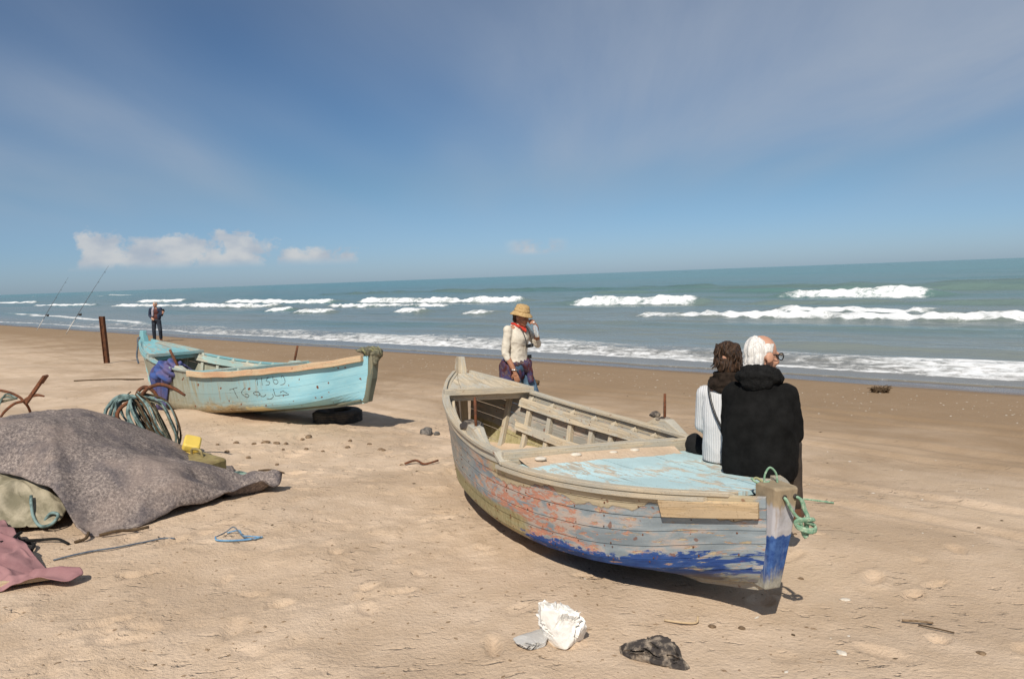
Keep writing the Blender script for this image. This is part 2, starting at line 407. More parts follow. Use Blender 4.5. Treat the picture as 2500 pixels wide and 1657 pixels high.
def hull_teal():
    m, k, b = new_mat('streaked_turquoise_hull_paint'); uv = k.tc('UV'); u, q, _ = k.sep(uv)
    def nz(su, sq, sc=1., det=6, ro=.62, di=.3, z=0.): return k.noise(k.mapp(uv, (su, sq, 1), (z, z*.7, z)), sc, det, ro, di)
    a = nz(1.6, 4.); st = nz(16., 2.2, det=5, z=3.); fine = nz(14., 26., det=5, z=4.); mid = nz(4., 8., z=6.)
    col = k.mix(k.ss(a, .3, .7), (.235, .50, .60), (.36, .63, .70))
    dull = k.ss(k.add(u, k.mul(k.sub(a, .5), 1.2)), .9, 2.3)
    col = k.mix(k.mul(dull, .88), col, (.25, .335, .32))
    col = k.mix(k.mul(k.mul(k.ss(st, .52, .68), k.ss(u, 1.0, 2.4)), .85), col, (.30, .21, .11))
    lowb = k.ss(k.add(q, k.mul(k.sub(mid, .5), .5)), .52, .28)
    aft = k.ss(k.add(u, k.mul(k.sub(mid, .5), .8)), 1.5, 2.2)
    col = k.mix(k.mul(k.mul(lowb, aft), .97), col, k.mix(k.ss(fine, .35, .65), (.22, .15, .065), (.40, .29, .15)))
    yl = k.mul(k.ss(k.add(q, k.mul(k.sub(fine, .5), .3)), .30, .25), k.mul(k.ss(u, 1.55, 1.60), k.ss(u, 1.95, 1.90)))
    col = k.mix(k.mul(yl, .9), col, (.62, .52, .27))
    far = k.ss(k.add(u, k.mul(k.sub(st, .5), 1.6)), 2.5, 3.3)
    col = k.mix(k.mul(far, .78), col, k.mix(k.ss(st, .4, .6), (.34, .31, .22), (.27, .25, .17)))
    col = k.mix(k.ss(k.noise(k.pos(), 13, 1, .5), .70, .74), col, (.17, .06, .025))
    col = k.mix(k.mul(k.ss(fine, .63, .67), .5), col, (.48, .46, .36))
    setb(k, b, col, .62, k.bump(k.add(fine, k.mul(st, .4)), .35, .004), .35); return m
M['hull_teal'] = hull_teal()

def stem_near():
    m, k, b = new_mat('stem_post_grey_over_blue'); P = k.pos(); x, y, z = k.sep(P)
    n = k.noise(k.mapp(P, (6, 6, 3)), 1., 6, .65, .4); n2 = k.noise(P, 30, 5, .65)
    grey = k.mix(k.ss(n, .35, .6), (.25, .24, .24), (.43, .42, .44))
    blue = k.mix(k.ss(n2, .3, .7), (.02, .055, .20), (.06, .13, .32))
    top = k.mix(k.ss(n, .3, .7), (.20, .155, .10), (.38, .30, .20))
    bot = k.mix(k.ss(n2, .3, .7), (.22, .21, .17), (.36, .34, .29))
    st = k.noise(k.mapp(P, (26, 26, 2.2)), 1., 5, .65, .3); j = k.add(k.mul(k.sub(n, .5), .12), k.mul(k.sub(st, .5), .14))
    grey = k.mix(k.mul(k.ss(st, .5, .68), .7), grey, (.30, .22, .15)); blue = k.mix(k.mul(k.ss(st, .56, .7), .5), blue, (.30, .32, .38))
    col = k.mix(k.ss(k.add(z, j), .595, .565), top, grey)
    col = k.mix(k.ss(k.add(z, k.mul(j, .5)), .425, .415), col, blue)
    col = k.mix(k.ss(k.add(z, k.mul(j, 2.)), .26, .17), col, bot)
    setb(k, b, col, .8, k.bump(k.add(n, n2), .5, .006), .2); return m
M['stem_near'] = stem_near()

M['rust'] = simple('rusty_iron', (.17, .062, .028), .85, c2=(.085, .04, .024), sc=30, bump=.7, bsc=90)
M['rust_post'] = simple('rust_brown_post', (.115, .045, .02), .85, c2=(.06, .026, .014), sc=9, bump=.6, bsc=60)
M['scratch'] = simple('scratched_dark_lettering', (.085, .07, .06), .85, sc=40)
M['iron_dark'] = simple('dark_iron', (.035, .03, .026), .7, sc=30)
M['rope_teal'] = simple('faded_teal_rope', (.21, .30, .29), .9, c2=(.065, .10, .095), sc=18, bump=.8, bsc=160)
M['rope_green'] = simple('pale_green_rope', (.16, .30, .20), .9, c2=(.36, .46, .33), sc=45, bump=.8, bsc=160)
M['rope_blue'] = simple('faded_blue_rope', (.11, .26, .45), .85, c2=(.2, .36, .5), sc=30, bump=.8, bsc=160)
M['rope_grey'] = simple('slate_grey_rope', (.085, .11, .15), .9, c2=(.17, .19, .21), sc=30, bump=.8, bsc=160)
M['rope_straw'] = simple('straw_twine', (.38, .36, .18), .9, c2=(.22, .23, .13), sc=30)
M['net_olive'] = simple('matted_olive_netting', (.11, .11, .075), .95, c2=(.24, .22, .155), sc=26, bump=1., bsc=110, bd=.01)
M['rubber'] = simple('dusty_tyre_rubber', (.032, .029, .026), .85, c2=(.085, .07, .055), sc=7, bump=.3)
M['yellow'] = simple('yellow_plastic', (.72, .52, .10), .5, var=.08, bump=.05, spec=.5)
M['olive_plastic'] = simple('dirty_olive_plastic', (.30, .24, .10), .55, c2=(.21, .16, .07), sc=14, bump=.1, spec=.4)
M['white_bag'] = simple('white_plastic_bag', (.78, .76, .72), .45, c2=(.60, .56, .50), sc=12, bump=.4, bsc=40, bd=.008, thr=(.55, .75))
M['clear_bag'] = simple('thin_grey_plastic', (.52, .50, .47), .35, var=.15, bump=.5, bsc=50)
M['dark_rag'] = simple('sandy_black_rag', (.045, .038, .035), .85, c2=(.30, .245, .19), sc=22, bump=.8, bsc=50, bd=.008, thr=(.44, .66))
M['black_cloth'] = simple('black_cloth', (.009, .009, .009), .9, var=.3, sc=20, bump=.6, bsc=160)
M['coat'] = simple('black_wool_coat', (.0085, .0085, .0085), .95, var=.45, sc=10, bump=.8, bsc=120, spec=.1)
M['scarf_black'] = simple('black_knit_scarf', (.012, .012, .012), .95, var=.4, sc=40, bump=1., bsc=90, bd=.008, spec=.1)
M['scarf_brown'] = simple('dark_brown_scarf', (.022, .015, .011), .95, var=.5, sc=30, bump=.8, bsc=90, spec=.15)
M['skin'] = simple('skin', (.50, .27, .18), .55, var=.14, sc=14, bump=.1, bsc=120, bd=.001, spec=.4)
M['skin_tan'] = simple('tanned_skin', (.36, .17, .10), .55, var=.12, sc=14, bump=.1, spec=.4)
M['denim'] = simple('blue_denim', (.045, .085, .14), .85, c2=(.10, .17, .24), sc=9, bump=.3, bsc=200)
M['denim_dark'] = simple('dark_denim', (.016, .021, .032), .85, c2=(.035, .045, .06), sc=9)
M['trousers'] = simple('brown_trousers', (.055, .042, .032), .9, var=.3, sc=14)
M['cream'] = simple('cream_knit', (.62, .57, .48), .9, var=.1, sc=20, bump=.7, bsc=120)
M['red_cloth'] = simple('red_neckerchief', (.55, .05, .03), .8, var=.2, sc=30)
M['navy'] = simple('navy_jacket', (.022, .032, .060), .85, var=.4, sc=14)
M['grey_shirt'] = simple('grey_lilac_shirt', (.34, .32, .36), .85, var=.2, sc=20)
M['maroon'] = simple('maroon_shirt', (.10, .035, .03), .85, var=.3, sc=20)
M['shoe'] = simple('brown_shoe', (.12, .055, .03), .7, var=.2)
M['metal'] = simple('silver_metal', (.6, .6, .6), .3, var=.05, bump=0, metal=1)
M['black_plastic'] = simple('black_plastic', (.012, .012, .012), .4, bump=0, spec=.5)
M['stone'] = simple('brown_clod', (.15, .10, .06), .95, c2=(.26, .18, .11), sc=30, bump=.8, bsc=90)
M['crumb'] = simple('sand_crumb', (.30, .21, .135), .95, c2=(.20, .135, .08), sc=30, bump=.5)
M['dark_stone'] = simple('dark_grey_stone', (.085, .08, .075), .9, c2=(.20, .18, .16), sc=25, bump=.8, bsc=90)
M['shell'] = simple('pale_shell', (.58, .52, .44), .6, var=.15, sc=40, bump=.3)
M['weed'] = simple('dry_seaweed', (.085, .055, .03), .95, var=.4, sc=30)
M['rod_grey'] = simple('grey_rod', (.10, .105, .115), .5, bump=0)
M['rod_white'] = simple('pale_rod_spike', (.5, .48, .44), .6, bump=0)
M['straw'] = simple('straw_hat', (.50, .345, .165), .85, c2=(.38, .245, .105), sc=40, bump=.9, bsc=130)

def knit():
    m, k, b = new_mat('ribbed_grey_knit'); uv = k.tc('UV'); P = k.pos(); x, y, z = k.sep(P)
    rib = k.m('SINE', k.add(k.mul(k.sub(k.mul(x, .927), k.mul(y, .375)), 400.), k.mul(k.noise(P, 9, 2, .5), 5.))); n = k.noise(P, 60, 4, .6)
    col = k.mix(k.ss(rib, -.9, .4), (.50, .505, .515), (.61, .61, .62))
    setb(k, b, col, .95, k.bump(k.add(k.mul(rib, .4), n), .5, .004), .15); return m
M['knit_grey'] = knit()
def hairm(name, c1, c2, sc=(40, 40, 12)):
    m, k, b = new_mat(name); P = k.pos()
    n = k.noise(k.mapp(P, sc), 2.2, 5, .65, .5)
    setb(k, b, k.mix(k.ss(n, .35, .65), c1, c2), .6, k.bump(n, .9, .008), .35); return m
M['hair_brown'] = hairm('dark_brown_hair', (.014, .008, .005), (.070, .034, .016))
M['hair_white'] = hairm('white_hair', (.56, .54, .51), (.84, .82, .79), (60, 60, 10))
M['hair_grey'] = hairm('grey_hair', (.22, .19, .16), (.46, .41, .36))
def sarong():
    m, k, b = new_mat('patterned_jacket_at_waist'); P = k.pos()
    v = k.noise(k.mapp(P, (14, 14, 9)), 1., 4, .6, 1.2); w = k.noise(P, 9, 3, .5)
    c = k.ramp(v, [(.3, (.020, .012, .014)), (.44, (.10, .03, .028)), (.53, (.045, .04, .085)), (.62, (.16, .10, .08)), (.7, (.02, .018, .03))])
    c = k.mix(k.ss(w, .52, .62), c, (.05, .045, .11)); setb(k, b, c, .85, k.bump(w, .5, .01), .2); return m
M['sarong'] = sarong()
def blue_cloth():
    m, k, b = new_mat('blue_purple_cloth'); P = k.pos(); x, y, z = k.sep(P); n = k.noise(P, 5, 4, .6)
    c = k.mix(k.ss(n, .38, .58), (.055, .095, .27), (.125, .11, .22)); n2 = k.noise(P, 40, 3, .6)
    setb(k, b, c, .9, k.bump(n2, .4, .006), .15); return m
M['cloth_blue'] = blue_cloth()
def felt():
    m, k, b = new_mat('speckled_grey_felt'); P = k.pos()
    f = k.noise(P, 48, 6, .85); g = k.noise(P, 5, 5, .6, .3); w = k.noise(P, 2.2, 3, .5)
    c = k.ramp(f, [(.30, (.04, .034, .034)), (.45, (.155, .13, .122)), (.55, (.29, .24, .215)), (.70, (.56, .48, .42))])
    c = k.mix(k.mul(k.ss(g, .45, .68), .60), c, (.085, .078, .09))
    c = k.mix(k.mul(k.ss(w, .5, .7), .45), c, (.36, .28, .235))
    setb(k, b, c, 1., k.bump(k.add(f, k.mul(g, .5)), .9, .008), .05); return m
M['felt'] = felt()
def canvas():
    m, k, b = new_mat('sun_bleached_canvas'); P = k.pos(); n = k.noise(P, 7, 6, .6, .3); f = k.noise(P, 80, 3, .6)
    c = k.mix(k.ss(n, .35, .65), (.19, .17, .115), (.40, .35, .255)); setb(k, b, c, .95, k.bump(k.add(n, k.mul(f, .3)), .6, .015), .1); return m
M['canvas'] = canvas()
def pink():
    m, k, b = new_mat('faded_pink_tarp'); P = k.pos(); n = k.noise(P, 4, 6, .6, .3); f = k.noise(P, 120, 3, .6)
    c = k.mix(k.ss(n, .35, .65), (.265, .135, .14), (.36, .195, .195)); setb(k, b, c, .9, k.bump(k.add(n, k.mul(f, .3)), .4, .012), .15); return m
M['pink'] = pink()
def bottle():
    m, k, b = new_mat('clear_bottle'); setb(k, b, (.75, .8, .82), .12, None, .5, Transmission_Weight=.6); return m
M['bottle'] = bottle()
def glassm():
    m, k, b = new_mat('lens_glass'); setb(k, b, (.85, .88, .9), .05, None, .5, Transmission_Weight=.9); return m
M['lens'] = glassm()

def sand_mat():
    m, k, b = new_mat('beach_sand'); P = k.pos(); x, y, z = k.sep(P)
    s = k.mul(k.sub(k.add(x, y), 24.5), .70711); t = k.mul(k.sub(y, x), .70711)
    big = k.noise(P, .55, 5, .55, .3); mid = k.noise(P, 3.2, 6, .6); gr = k.noise(P, 150, 3, .7); fine = k.noise(P, 38, 5, .65)
    al = k.noise(k.comb(k.mul(s, 2.6), k.mul(t, .22), 0.), 1., 5, .6, .3)
    dry = k.mix(k.ss(mid, .25, .75), (.545, .408, .285), (.665, .515, .38))
    dry = k.mix(k.mul(k.ss(big, .42, .66), .62), dry, (.45, .328, .222))
    # damp sand towards the sea, widened so its brown also paints in lens vignetting
    sj = k.add(s, k.add(k.mul(k.sub(big, .5), 5.), k.mul(k.sub(al, .5), 2.5)))
    damp = k.ss(sj, -12.5, -4.5)
    col = k.mix(k.mul(damp, .86), dry, (.255, .172, .10))
    col = k.mix(k.mul(k.mul(k.ss(al, .50, .66), k.ss(s, -13., -8.)), .35), col, (.30, .205, .12))
    wet = k.ss(k.add(s, k.mul(k.sub(al, .5), 1.6)), -1.9, -.9)
    col = k.mix(wet, col, (.125, .085, .055))
    # dry skin torn open over damper sand: pale plates on the right
    pl = k.ss(k.noise(k.comb(k.mul(s, .8), k.mul(t, .35), 7.), 1.4, 6, .62, .4), .52, .58)
    zone = k.mul(k.ss(s, -13.6, -12.6), k.ss(s, -8., -10.2))
    col = k.mix(k.mul(k.mul(pl, zone), .45), col, (.52, .40, .285))
    # grains and shell grit
    col = k.mix(k.mul(k.ss(gr, .60, .78), .35), col, (.70, .58, .44))
    col = k.mix(k.mul(k.ss(gr, .40, .22), .45), col, (.19, .12, .065))
    grit = k.mul(k.ss(k.noise(P, 26, 2, .5), .68, .73), k.mul(k.ss(sj, -6.2, -4.), k.ss(s, -1.2, -2.4)))
    col = k.mix(k.mul(grit, .45), col, (.52, .44, .35))
    pit = k.ss(k.noise(k.mapp(P, (9, 20, 14), (0, 0, 0), (0, 0, R_(-20))), 1., 3, .55, .3), .60, .70); pz = k.mul(k.ss(k.noise(P, 1.1, 3, .5), .42, .62), k.ss(s, -6., -10.))
    pit = k.mul(pit, pz)
    h = k.add(k.add(k.add(k.mul(gr, .14), k.mul(fine, .65)), k.mul(mid, .5)), k.mul(pit, -1.1))
    bs = k.ss(wet, 0., 1., .75, .06)
    n = k.nd('ShaderNodeBump', {'Height': h, 'Strength': bs, 'Distance': .034}).outputs[0]
    setb(k, b, col, k.ss(wet, .2, .9, .95, .22), n, k.ss(wet, 0., 1., .15, .6)); return m
M['sand'] = sand_mat()

def sea_mat():
    m, k, b = new_mat('green_sea_water_with_foam'); P = k.pos(); x, y, z = k.sep(P)
    s = k.mul(k.sub(k.add(x, y), 24.5), .70711); t = k.mul(k.sub(y, x), .70711)
    fo = k.attr('foam'); thin = k.attr('thin')
    st = k.comb(s, k.mul(t, .45), 0.)
    w1 = k.noise(k.comb(k.mul(s, 1.), k.mul(t, .28), 0.), .55, 5, .6, .4); w2 = k.noise(st, 2.6, 5, .6, .3); w3 = k.noise(k.comb(k.mul(s, .12), k.mul(t, .02), 0.), 1., 3, .5)
    lace = k.noise(k.comb(s, k.mul(t, .6), 2.), 3.2, 8, .75, .7)
    deep = k.ss(s, 2., 70.)
    col = k.mix(deep, (.185, .21, .19), (.125, .195, .183))
    col = k.mix(k.ss(s, 60., 260.), col, (.105, .22, .212))
    col = k.mix(k.mul(k.ss(w3, .45, .65), .5), col, (.06, .17, .17))
    near = k.ss(s, 6., .0)
    col = k.mix(k.mul(near, .75), col, (.20, .175, .145))
    fm = k.ss(k.add(fo, k.mul(k.sub(lace, .5), 1.5)), .34, .78)
    col = k.mix(fm, col, k.mix(k.ss(w2, .35, .65), (.70, .72, .73), (.88, .88, .88)))
    h = k.add(k.mul(w1, 1.2), k.mul(w2, .5))
    dist = k.m('SQRT', k.add(k.mul(x, x), k.mul(y, y)))
    n = k.nd('ShaderNodeBump', {'Height': h, 'Strength': .55, 'Distance': k.ss(s, -1., 12., .03, .34)}).outputs[0]
    rough = k.mix(fm, k.nd('ShaderNodeCombineColor', {0: .22, 1: .22, 2: .22}).outputs[0], (.9, .9, .9))
    setb(k, b, col, rough, n, k.mix(fm, (.17, .17, .17), (.1, .1, .1))); return m
M['sea'] = sea_mat()

# ------------------------------------------------------------------ beach
FOOT = []
_r = np.random.default_rng(11)
for i in range(420):
    x, y = _r.uniform(-6.5, 3.2), _r.uniform(2.6, 11)
    if _r.random() > (1.0 if x < .6 else .35): continue
    FOOT.append((x, y, _r.uniform(0, math.pi), _r.uniform(.04, .13), _r.uniform(.025, .06), _r.uniform(.008, .026)))
def axis_coords(lo, f0, f1, hi, h, ratio):
    c = list(np.arange(f0, f1+h*.5, h)); a = h; v = f1
    while v < hi: a *= ratio; v += a; c.append(v)
    a = h; v = f0; pre = []
    while v > lo: a *= ratio; v -= a; pre.append(v)
    return np.array(pre[::-1]+c)
def sand_z(x, y):
    x = np.asarray(x, float); y = np.asarray(y, float); z = base_z(x, y); s = s_of(x, y); t = t_of(x, y)
    dry = 1-sstep(s, -9, -2.5)
    z = z + .10*fbm(x*.16, y*.16, 3, 3)*dry
    z = z + (.030*dry+.010)*fbm(x*.75, y*.75, 3, 21)*sstep(-s, 0, 3)
    # long low ridges and wheel tracks that follow the shore
    z = z + .02*fbm(s*1.1, t*.07, 3, 41)*sstep(-s, 1.5, 4)
    for s0, w in ((-8.3, .10), (-7.6, .12), (-6.2, .10), (-5.6, .12), (-10.1, .1), (-10.8, .1)):
        q = (s-s0-.25*vnoise(t*.10, s0, 5))/w
        z = z - .02*np.exp(-q*q)+.010*np.exp(-(np.abs(q)-1.7)**2*2)
    rough = dry*sstep(-x, -2.2, .6)+.35*dry
    z = z + .020*fbm(x*2.3, y*1.5, 4, 61)*rough
    cl = fbm(x*7.5, y*7.5, 3, 81); z = z + .020*np.clip(cl, -.05, 1)*rough*sstep(fbm(x*1.1, y*1.1, 3, 83), -.05, .3)
    z = z + .010*fbm(x*17, y*17, 2, 91)*rough*sstep(fbm(x*.8+5, y*.8, 3, 85), -.2, .3)
    # sand drifted against the two hulls and the heap
    d = np.hypot((x+4.75)/1.15, (y-11.55)/.45); z = z+.09*np.exp(-d*d*1.2)
    d = np.hypot((x+.30)/.9, (y-6.1)/.9); z = z+.025*np.exp(-d*d)
    for fx, fy, a, l, w, dp in FOOT:
        dx, dy = x-fx, y-fy
        near = (np.abs(dx) < .4) & (np.abs(dy) < .4)
        if near.any():
            u = (dx[near]*math.cos(a)+dy[near]*math.sin(a))/l; v = (-dx[near]*math.sin(a)+dy[near]*math.cos(a))/w
            q = u*u+v*v; z[near] += -dp*np.exp(-q*q*.8)+dp*.45*np.exp(-(np.sqrt(q)-1.45)**2*7)
    return z
GX = axis_coords(-420, -5.0, 4.4, 120, .026, 1.032); GY = axis_coords(-60, 2.95, 8.6, 620, .026, 1.026)
_X, _Y = np.meshgrid(GX, GY, indexing='ij'); _Z = sand_z(_X, _Y)
beach = big_mesh('beach', np.stack([_X, _Y, _Z], -1).reshape(-1, 3), grid_faces_np(len(GX), len(GY)), M['sand'])
tag(beach, kind='structure')
def gz(x, y):
    i = min(max(np.searchsorted(GX, x)-1, 0), len(GX)-2); j = min(max(np.searchsorted(GY, y)-1, 0), len(GY)-2)
    a = (x-GX[i])/(GX[i+1]-GX[i]); b = (y-GY[j])/(GY[j+1]-GY[j])
    return float((_Z[i, j]*(1-a)+_Z[i+1, j]*a)*(1-b)+(_Z[i, j+1]*(1-a)+_Z[i+1, j+1]*a)*b)

# ------------------------------------------------------------------ sea: swell, breakers, wash on the sand
WL = -.70
BR = [  # s0, t from, t to, height, slant
    (36.5, 84, 114, .75, .0), (38., 54, 79.5, .85, .0), (34.2, 31.5, 44, 1.0, .0), (46.5, 19.5, 31, 1.15, .0),
    (19.0, 5, 26.5, .48, .0), (22.3, 12, 20, .35, 0), (18.6, 56, 61, .42, 0), (20., 67, 70, .4, 0), (20., 46, 49.5, .42, 0), (20., 39, 41.5, .36, 0),
    (42.5, 143, 163, .7, 0), (26.3, 79, 130, .55, 0), (30., 150, 185, .5, 0), (43, 236, 300, .7, 0), (27.5, 52, 70, .40, 0), (120, 380, 430, 1.2, 0), (150, 620, 680, 1.4, 0)]
sS = list(np.arange(-3, 11, .11))+list(np.arange(11, 62, .24)); a = .24; v = sS[-1]
while v < 900: a *= 1.06; v += a; sS.append(v)
sT = list(np.arange(-8, 70, .26)); a = .26; v = sT[-1]
while v < 2600: a *= 1.02; v += a; sT.append(v)
pre = []; a = .26; v = -8
while v > -900: a *= 1.12; v -= a; pre.append(v)
sS = np.array(sS); sT = np.array(pre[::-1]+sT)
_S, _T = np.meshgrid(sS, sT, indexing='ij')
amp = sstep(_S, 3, 30)
z = WL + .16*amp*fbm(_S*.16, _T*.035, 3, 5)*2 + .10*sstep(_S, 1, 8)*fbm(_S*.55, _T*.14, 3, 15) + .035*sstep(_S, 0, 3)*fbm(_S*1.9, _T*.6, 2, 25)
foam = np.zeros_like(z)-.25
# ridges with no foam: darker backs of small waves
for s0, t0, t1, h in ((5.8, 2, 14, .20), (4.9, 18, 27, .16), (30.5, 5, 19, .5), (13, -5, 40, .14), (56, 0, 60, .5), (9.5, 20, 60, .12), (75, 0, 150, .6), (34., 18, 27, .35)):
    c = s0+1.2*vnoise(_T*.12, s0+_T*0, 31); e = sstep(_T, t0-2, t0+2)*(1-sstep(_T, t1-2, t1+2))*(.75+.6*vnoise(_T*.3, _T*0+s0, 7))
    q = _S-c; z += h*e*np.where(q < 0, np.exp(-(q/.55)**2), np.exp(-(q/1.8)**2))
for s0, t0, t1, h, sl in BR:
    c = s0+1.6*vnoise(_T*.09, s0+_T*0, 33)+.5*vnoise(_T*.5, s0+_T*0, 34)
    w = min(3., .25*(t1-t0)); e = sstep(_T, t0-w*.7, t0+w*.5)*(1-sstep(_T, t1-w*.5, t1+w*.7)); e2 = sstep(_T, t0-3*w, t0+w)*(1-sstep(_T, t1-w, t1+3*w))
    hh = .62*h*(.78+.35*vnoise(_T*.35, s0+_T*0, 35)+.18*vnoise(_T*1.6, s0+_T*0, 36)); q = _S-c
    prof = np.where(q < 0, np.exp(-(q/.62)**2), np.exp(-(q/2.1)**2)); z += hh*(.75*e+.3*e2)*prof
    hs = min(1., .35+.65*h/.9); front = np.where(q < .3, sstep(q, -2.0*hs, -.9*hs), np.exp(-((q-.3)/.34)**2))
    tail = .34*np.exp(-np.clip(q, 0, None)/2.6)*(q > 0)
    foam = np.maximum(foam, e*(1.15*front-.1)*(.88+.3*vnoise(_T*.8, _S*.8, 47))+(-.2)); foam = np.maximum(foam, e*tail+e2*.12*np.exp(-(q/2.5)**2)-.12)
    z += e*front*.22*fbm(_S*1.6, _T*1.7, 2, 45)
# wash: thin sheet running up the sand, bore front and lace behind it
edge = -.45+.55*fbm(_T*.16, _T*0, 3, 51)+.18*fbm(_T*.9, _T*0, 2, 53)
bore = 1.1+.5*fbm(_T*.15, _T*0+3, 3, 57); outer = 4.0+1.2*fbm(_T*.17, _T*0+8, 3, 59)
z += .17*np.exp(-((_S-bore-1.6)/1.3)**2)
wz = sstep(_S, bore-.35, bore+.25)*(1-sstep(_S, outer-1.2, outer+1.2))*(.65+.7*vnoise(_T*.22, _S*.25, 61))
wz *= 1-.45*sstep(_T, 26, 60)
foam = np.maximum(foam, .64*wz+.10-.3*(wz < .02)); foam = np.maximum(foam, .72*np.exp(-((_S-bore)/.20)**2)-.05)
foam = np.maximum(foam, .34*np.exp(-((_S-edge-.12)/.16)**2)-.02)
foam = np.maximum(foam, (1-sstep(_T, 40, 62))*0-.25)
far = sstep(_T, 50, 64)*(1-sstep(_T, 110, 135)); foam = np.maximum(foam, far*(.8*np.exp(-((_S-5.2-(_T-62)*.085-.8*vnoise(_T*.2, _T*0, 3))/.9)**2))-.1)
X = (_S+24.5/math.sqrt(2)-_T)/math.sqrt(2); Y = (_S+24.5/math.sqrt(2)+_T)/math.sqrt(2)
bz = base_z(X, Y)
film = bz+.022                                    # the thin film follows the sand up to the edge line
z = np.where(_S < 1.2, np.maximum(z, film*(1-sstep(_S, .6, 1.2))+z*sstep(_S, .6, 1.2)), z)
z = np.where(_S < edge, bz-.12-.3*(edge-_S), z)
sea = big_mesh('sea', np.stack([X, Y, z], -1).reshape(-1, 3), grid_faces_np(len(sS), len(sT)), M['sea'], {'foam': foam.ravel(), 'thin': np.clip(1.5-_S, 0, 1).ravel()})
tag(sea, kind='structure')
def st_xy(s, t): return ((s+24.5/math.sqrt(2)-t)/math.sqrt(2), (s+24.5/math.sqrt(2)+t)/math.sqrt(2))
_f = []
for s0, s1, t0, t1 in ((895, 40000, -40000, 40000), (-200, 895, 2590, 40000), (60, 895, -40000, -895)):
    p = [st_xy(s0, t0), st_xy(s1, t0), st_xy(s1, t1), st_xy(s0, t1)]; _f.append([(x, y, WL-.05) for x, y in p])
fs = mesh('open_sea', [v for q in _f for v in q], [(4*i, 4*i+1, 4*i+2, 4*i+3) for i in range(len(_f))], M['sea'], attrs={'foam': [-.3]*12, 'thin': [0]*12})
tag(fs, kind='structure')

# ------------------------------------------------------------------ boats
KU = [0, .1, .25, .4, .55, .7, .83, .92, 1.0]
class Boat:
    def __init__(s, S0, S1, heel, b, z, keel, wash, rake=(0, 0)):
        s.rake = rake
        s.O = np.array([S0[0], S0[1], 0.]); A = np.array(S1)-np.array(S0); s.L = float(np.linalg.norm(A)); A = A/s.L
        V = np.array([A[1], -A[0], 0]); Z = np.array([0, 0, 1.]); s.A = np.array([A[0], A[1], 0])
        s.V = math.cos(heel)*V-math.sin(heel)*Z; s.Z = math.sin(heel)*V+math.cos(heel)*Z
        s.b, s.z, s.k, s.wash = b, z, keel, wash
    def P(s, u, v, w): return s.O+s.A*(u*s.L)+s.V*v+s.Z*w
    def half(s, u): return float(spline(np.array([u]), KU, s.b)[0])
    def sheer(s, u): return float(spline(np.array([u]), KU, s.z)[0])
    def top(s, u): return s.sheer(u)+(s.wash*min(1, max(0, (u-.365)/.02)) if s.wash else 0)
    def keel(s, u): return float(np.interp(u, [0, .12, .3, .5, .7, .85, 1], s.k))
    def loc(s, u, q, side):
        """hull skin in boat coordinates: q 0 at the keel, 1 at the sheer"""
        b, zs, zk = s.half(u), s.sheer(u), s.keel(u)
        full = min(1, max(0, min(u/.216, (1-u)/.34))); full = full*full*(3-2*full)
        vm = np.interp(q, [0, .08, .2, .32, .45, .6, .8, 1], [.03, .443, .821, .892, .908, .94, .964, 1]); hm = np.interp(q, [0, .08, .2, .32, .45, .6, .8, 1], [0, .03, .107, .204, .34, .511, .78, 1])
        ve = .42+.58*q; he = q
        v = b*(vm*full+ve*(1-full)) if q > 0 else b*(.03*full+.42*(1-full))
        return side*v, zk+(zs-zk)*(hm*full+he*(1-full))
    def ru(s, u, w):
        """stem and stern posts lean outwards at the top"""
        h = (w-s.keel(u))/(s.top(u)-s.keel(u)); h = min(1, max(0, h))
        a = max(0, (.2-u)/.2)**1.5; b = max(0, (u-.75)/.25)**1.5
        return (1-h)*(s.rake[0]*a-s.rake[1]*b)/s.L
    def PR(s, u, v, w): return s.P(u+s.ru(u, w), v, w)
    def S(s, u, q, side, off=0.):
        v, w = s.loc(u, q, side); p = s.PR(u, v, w)
        if off:
            e = 1e-3; v2, w2 = s.loc(min(u+e, 1), q, side); v3, w3 = s.loc(u, min(q+e, 1.) if q < .99 else q-e, side)
            du = s.PR(min(u+e, 1), v2, w2)-p if u < 1-e else p-s.PR(u-e, *s.loc(u-e, q, side)); dq = (s.PR(u, v3, w3)-p)*(1 if q < .99 else -1)
            n = np.cross(du, dq)*side; n /= (np.linalg.norm(n)+1e-12); p = p+n*off
        return p

def strake(B, name, u0, u1, q0, q1, side, mat, root, nu=44, nq=4, th=.02, proud=0., uvoff=0.):
    us = np.linspace(u0, u1, nu); qs = np.linspace(q0, q1, nq); V = []; UV = []
    for off in (proud, proud-th):
        for u in us:
            for q in qs: V.append(B.S(u, q, side, off)); UV.append((u*B.L+uvoff, q))
    F = grid_faces(nu, nq); n = nu*nq
    G = [tuple(i+n for i in reversed(f)) for f in F]; E_ = []
    for i in range(nu-1):
        a, b = i*nq, (i+1)*nq; E_.append((a+n, b+n, b, a)); a, b = i*nq+nq-1, (i+1)*nq+nq-1; E_.append((a, b, b+n, a+n))
    for j in range(nq-1):
        E_.append((j, j+1, j+1+n, j+n)); a = (nu-1)*nq+j; E_.append((a+1, a, a+n, a+1+n))
    Fs = F+G+E_
    if side < 0: Fs = [tuple(reversed(f)) for f in Fs]
    return mesh(name, V, Fs, mat, root, uv=UV)
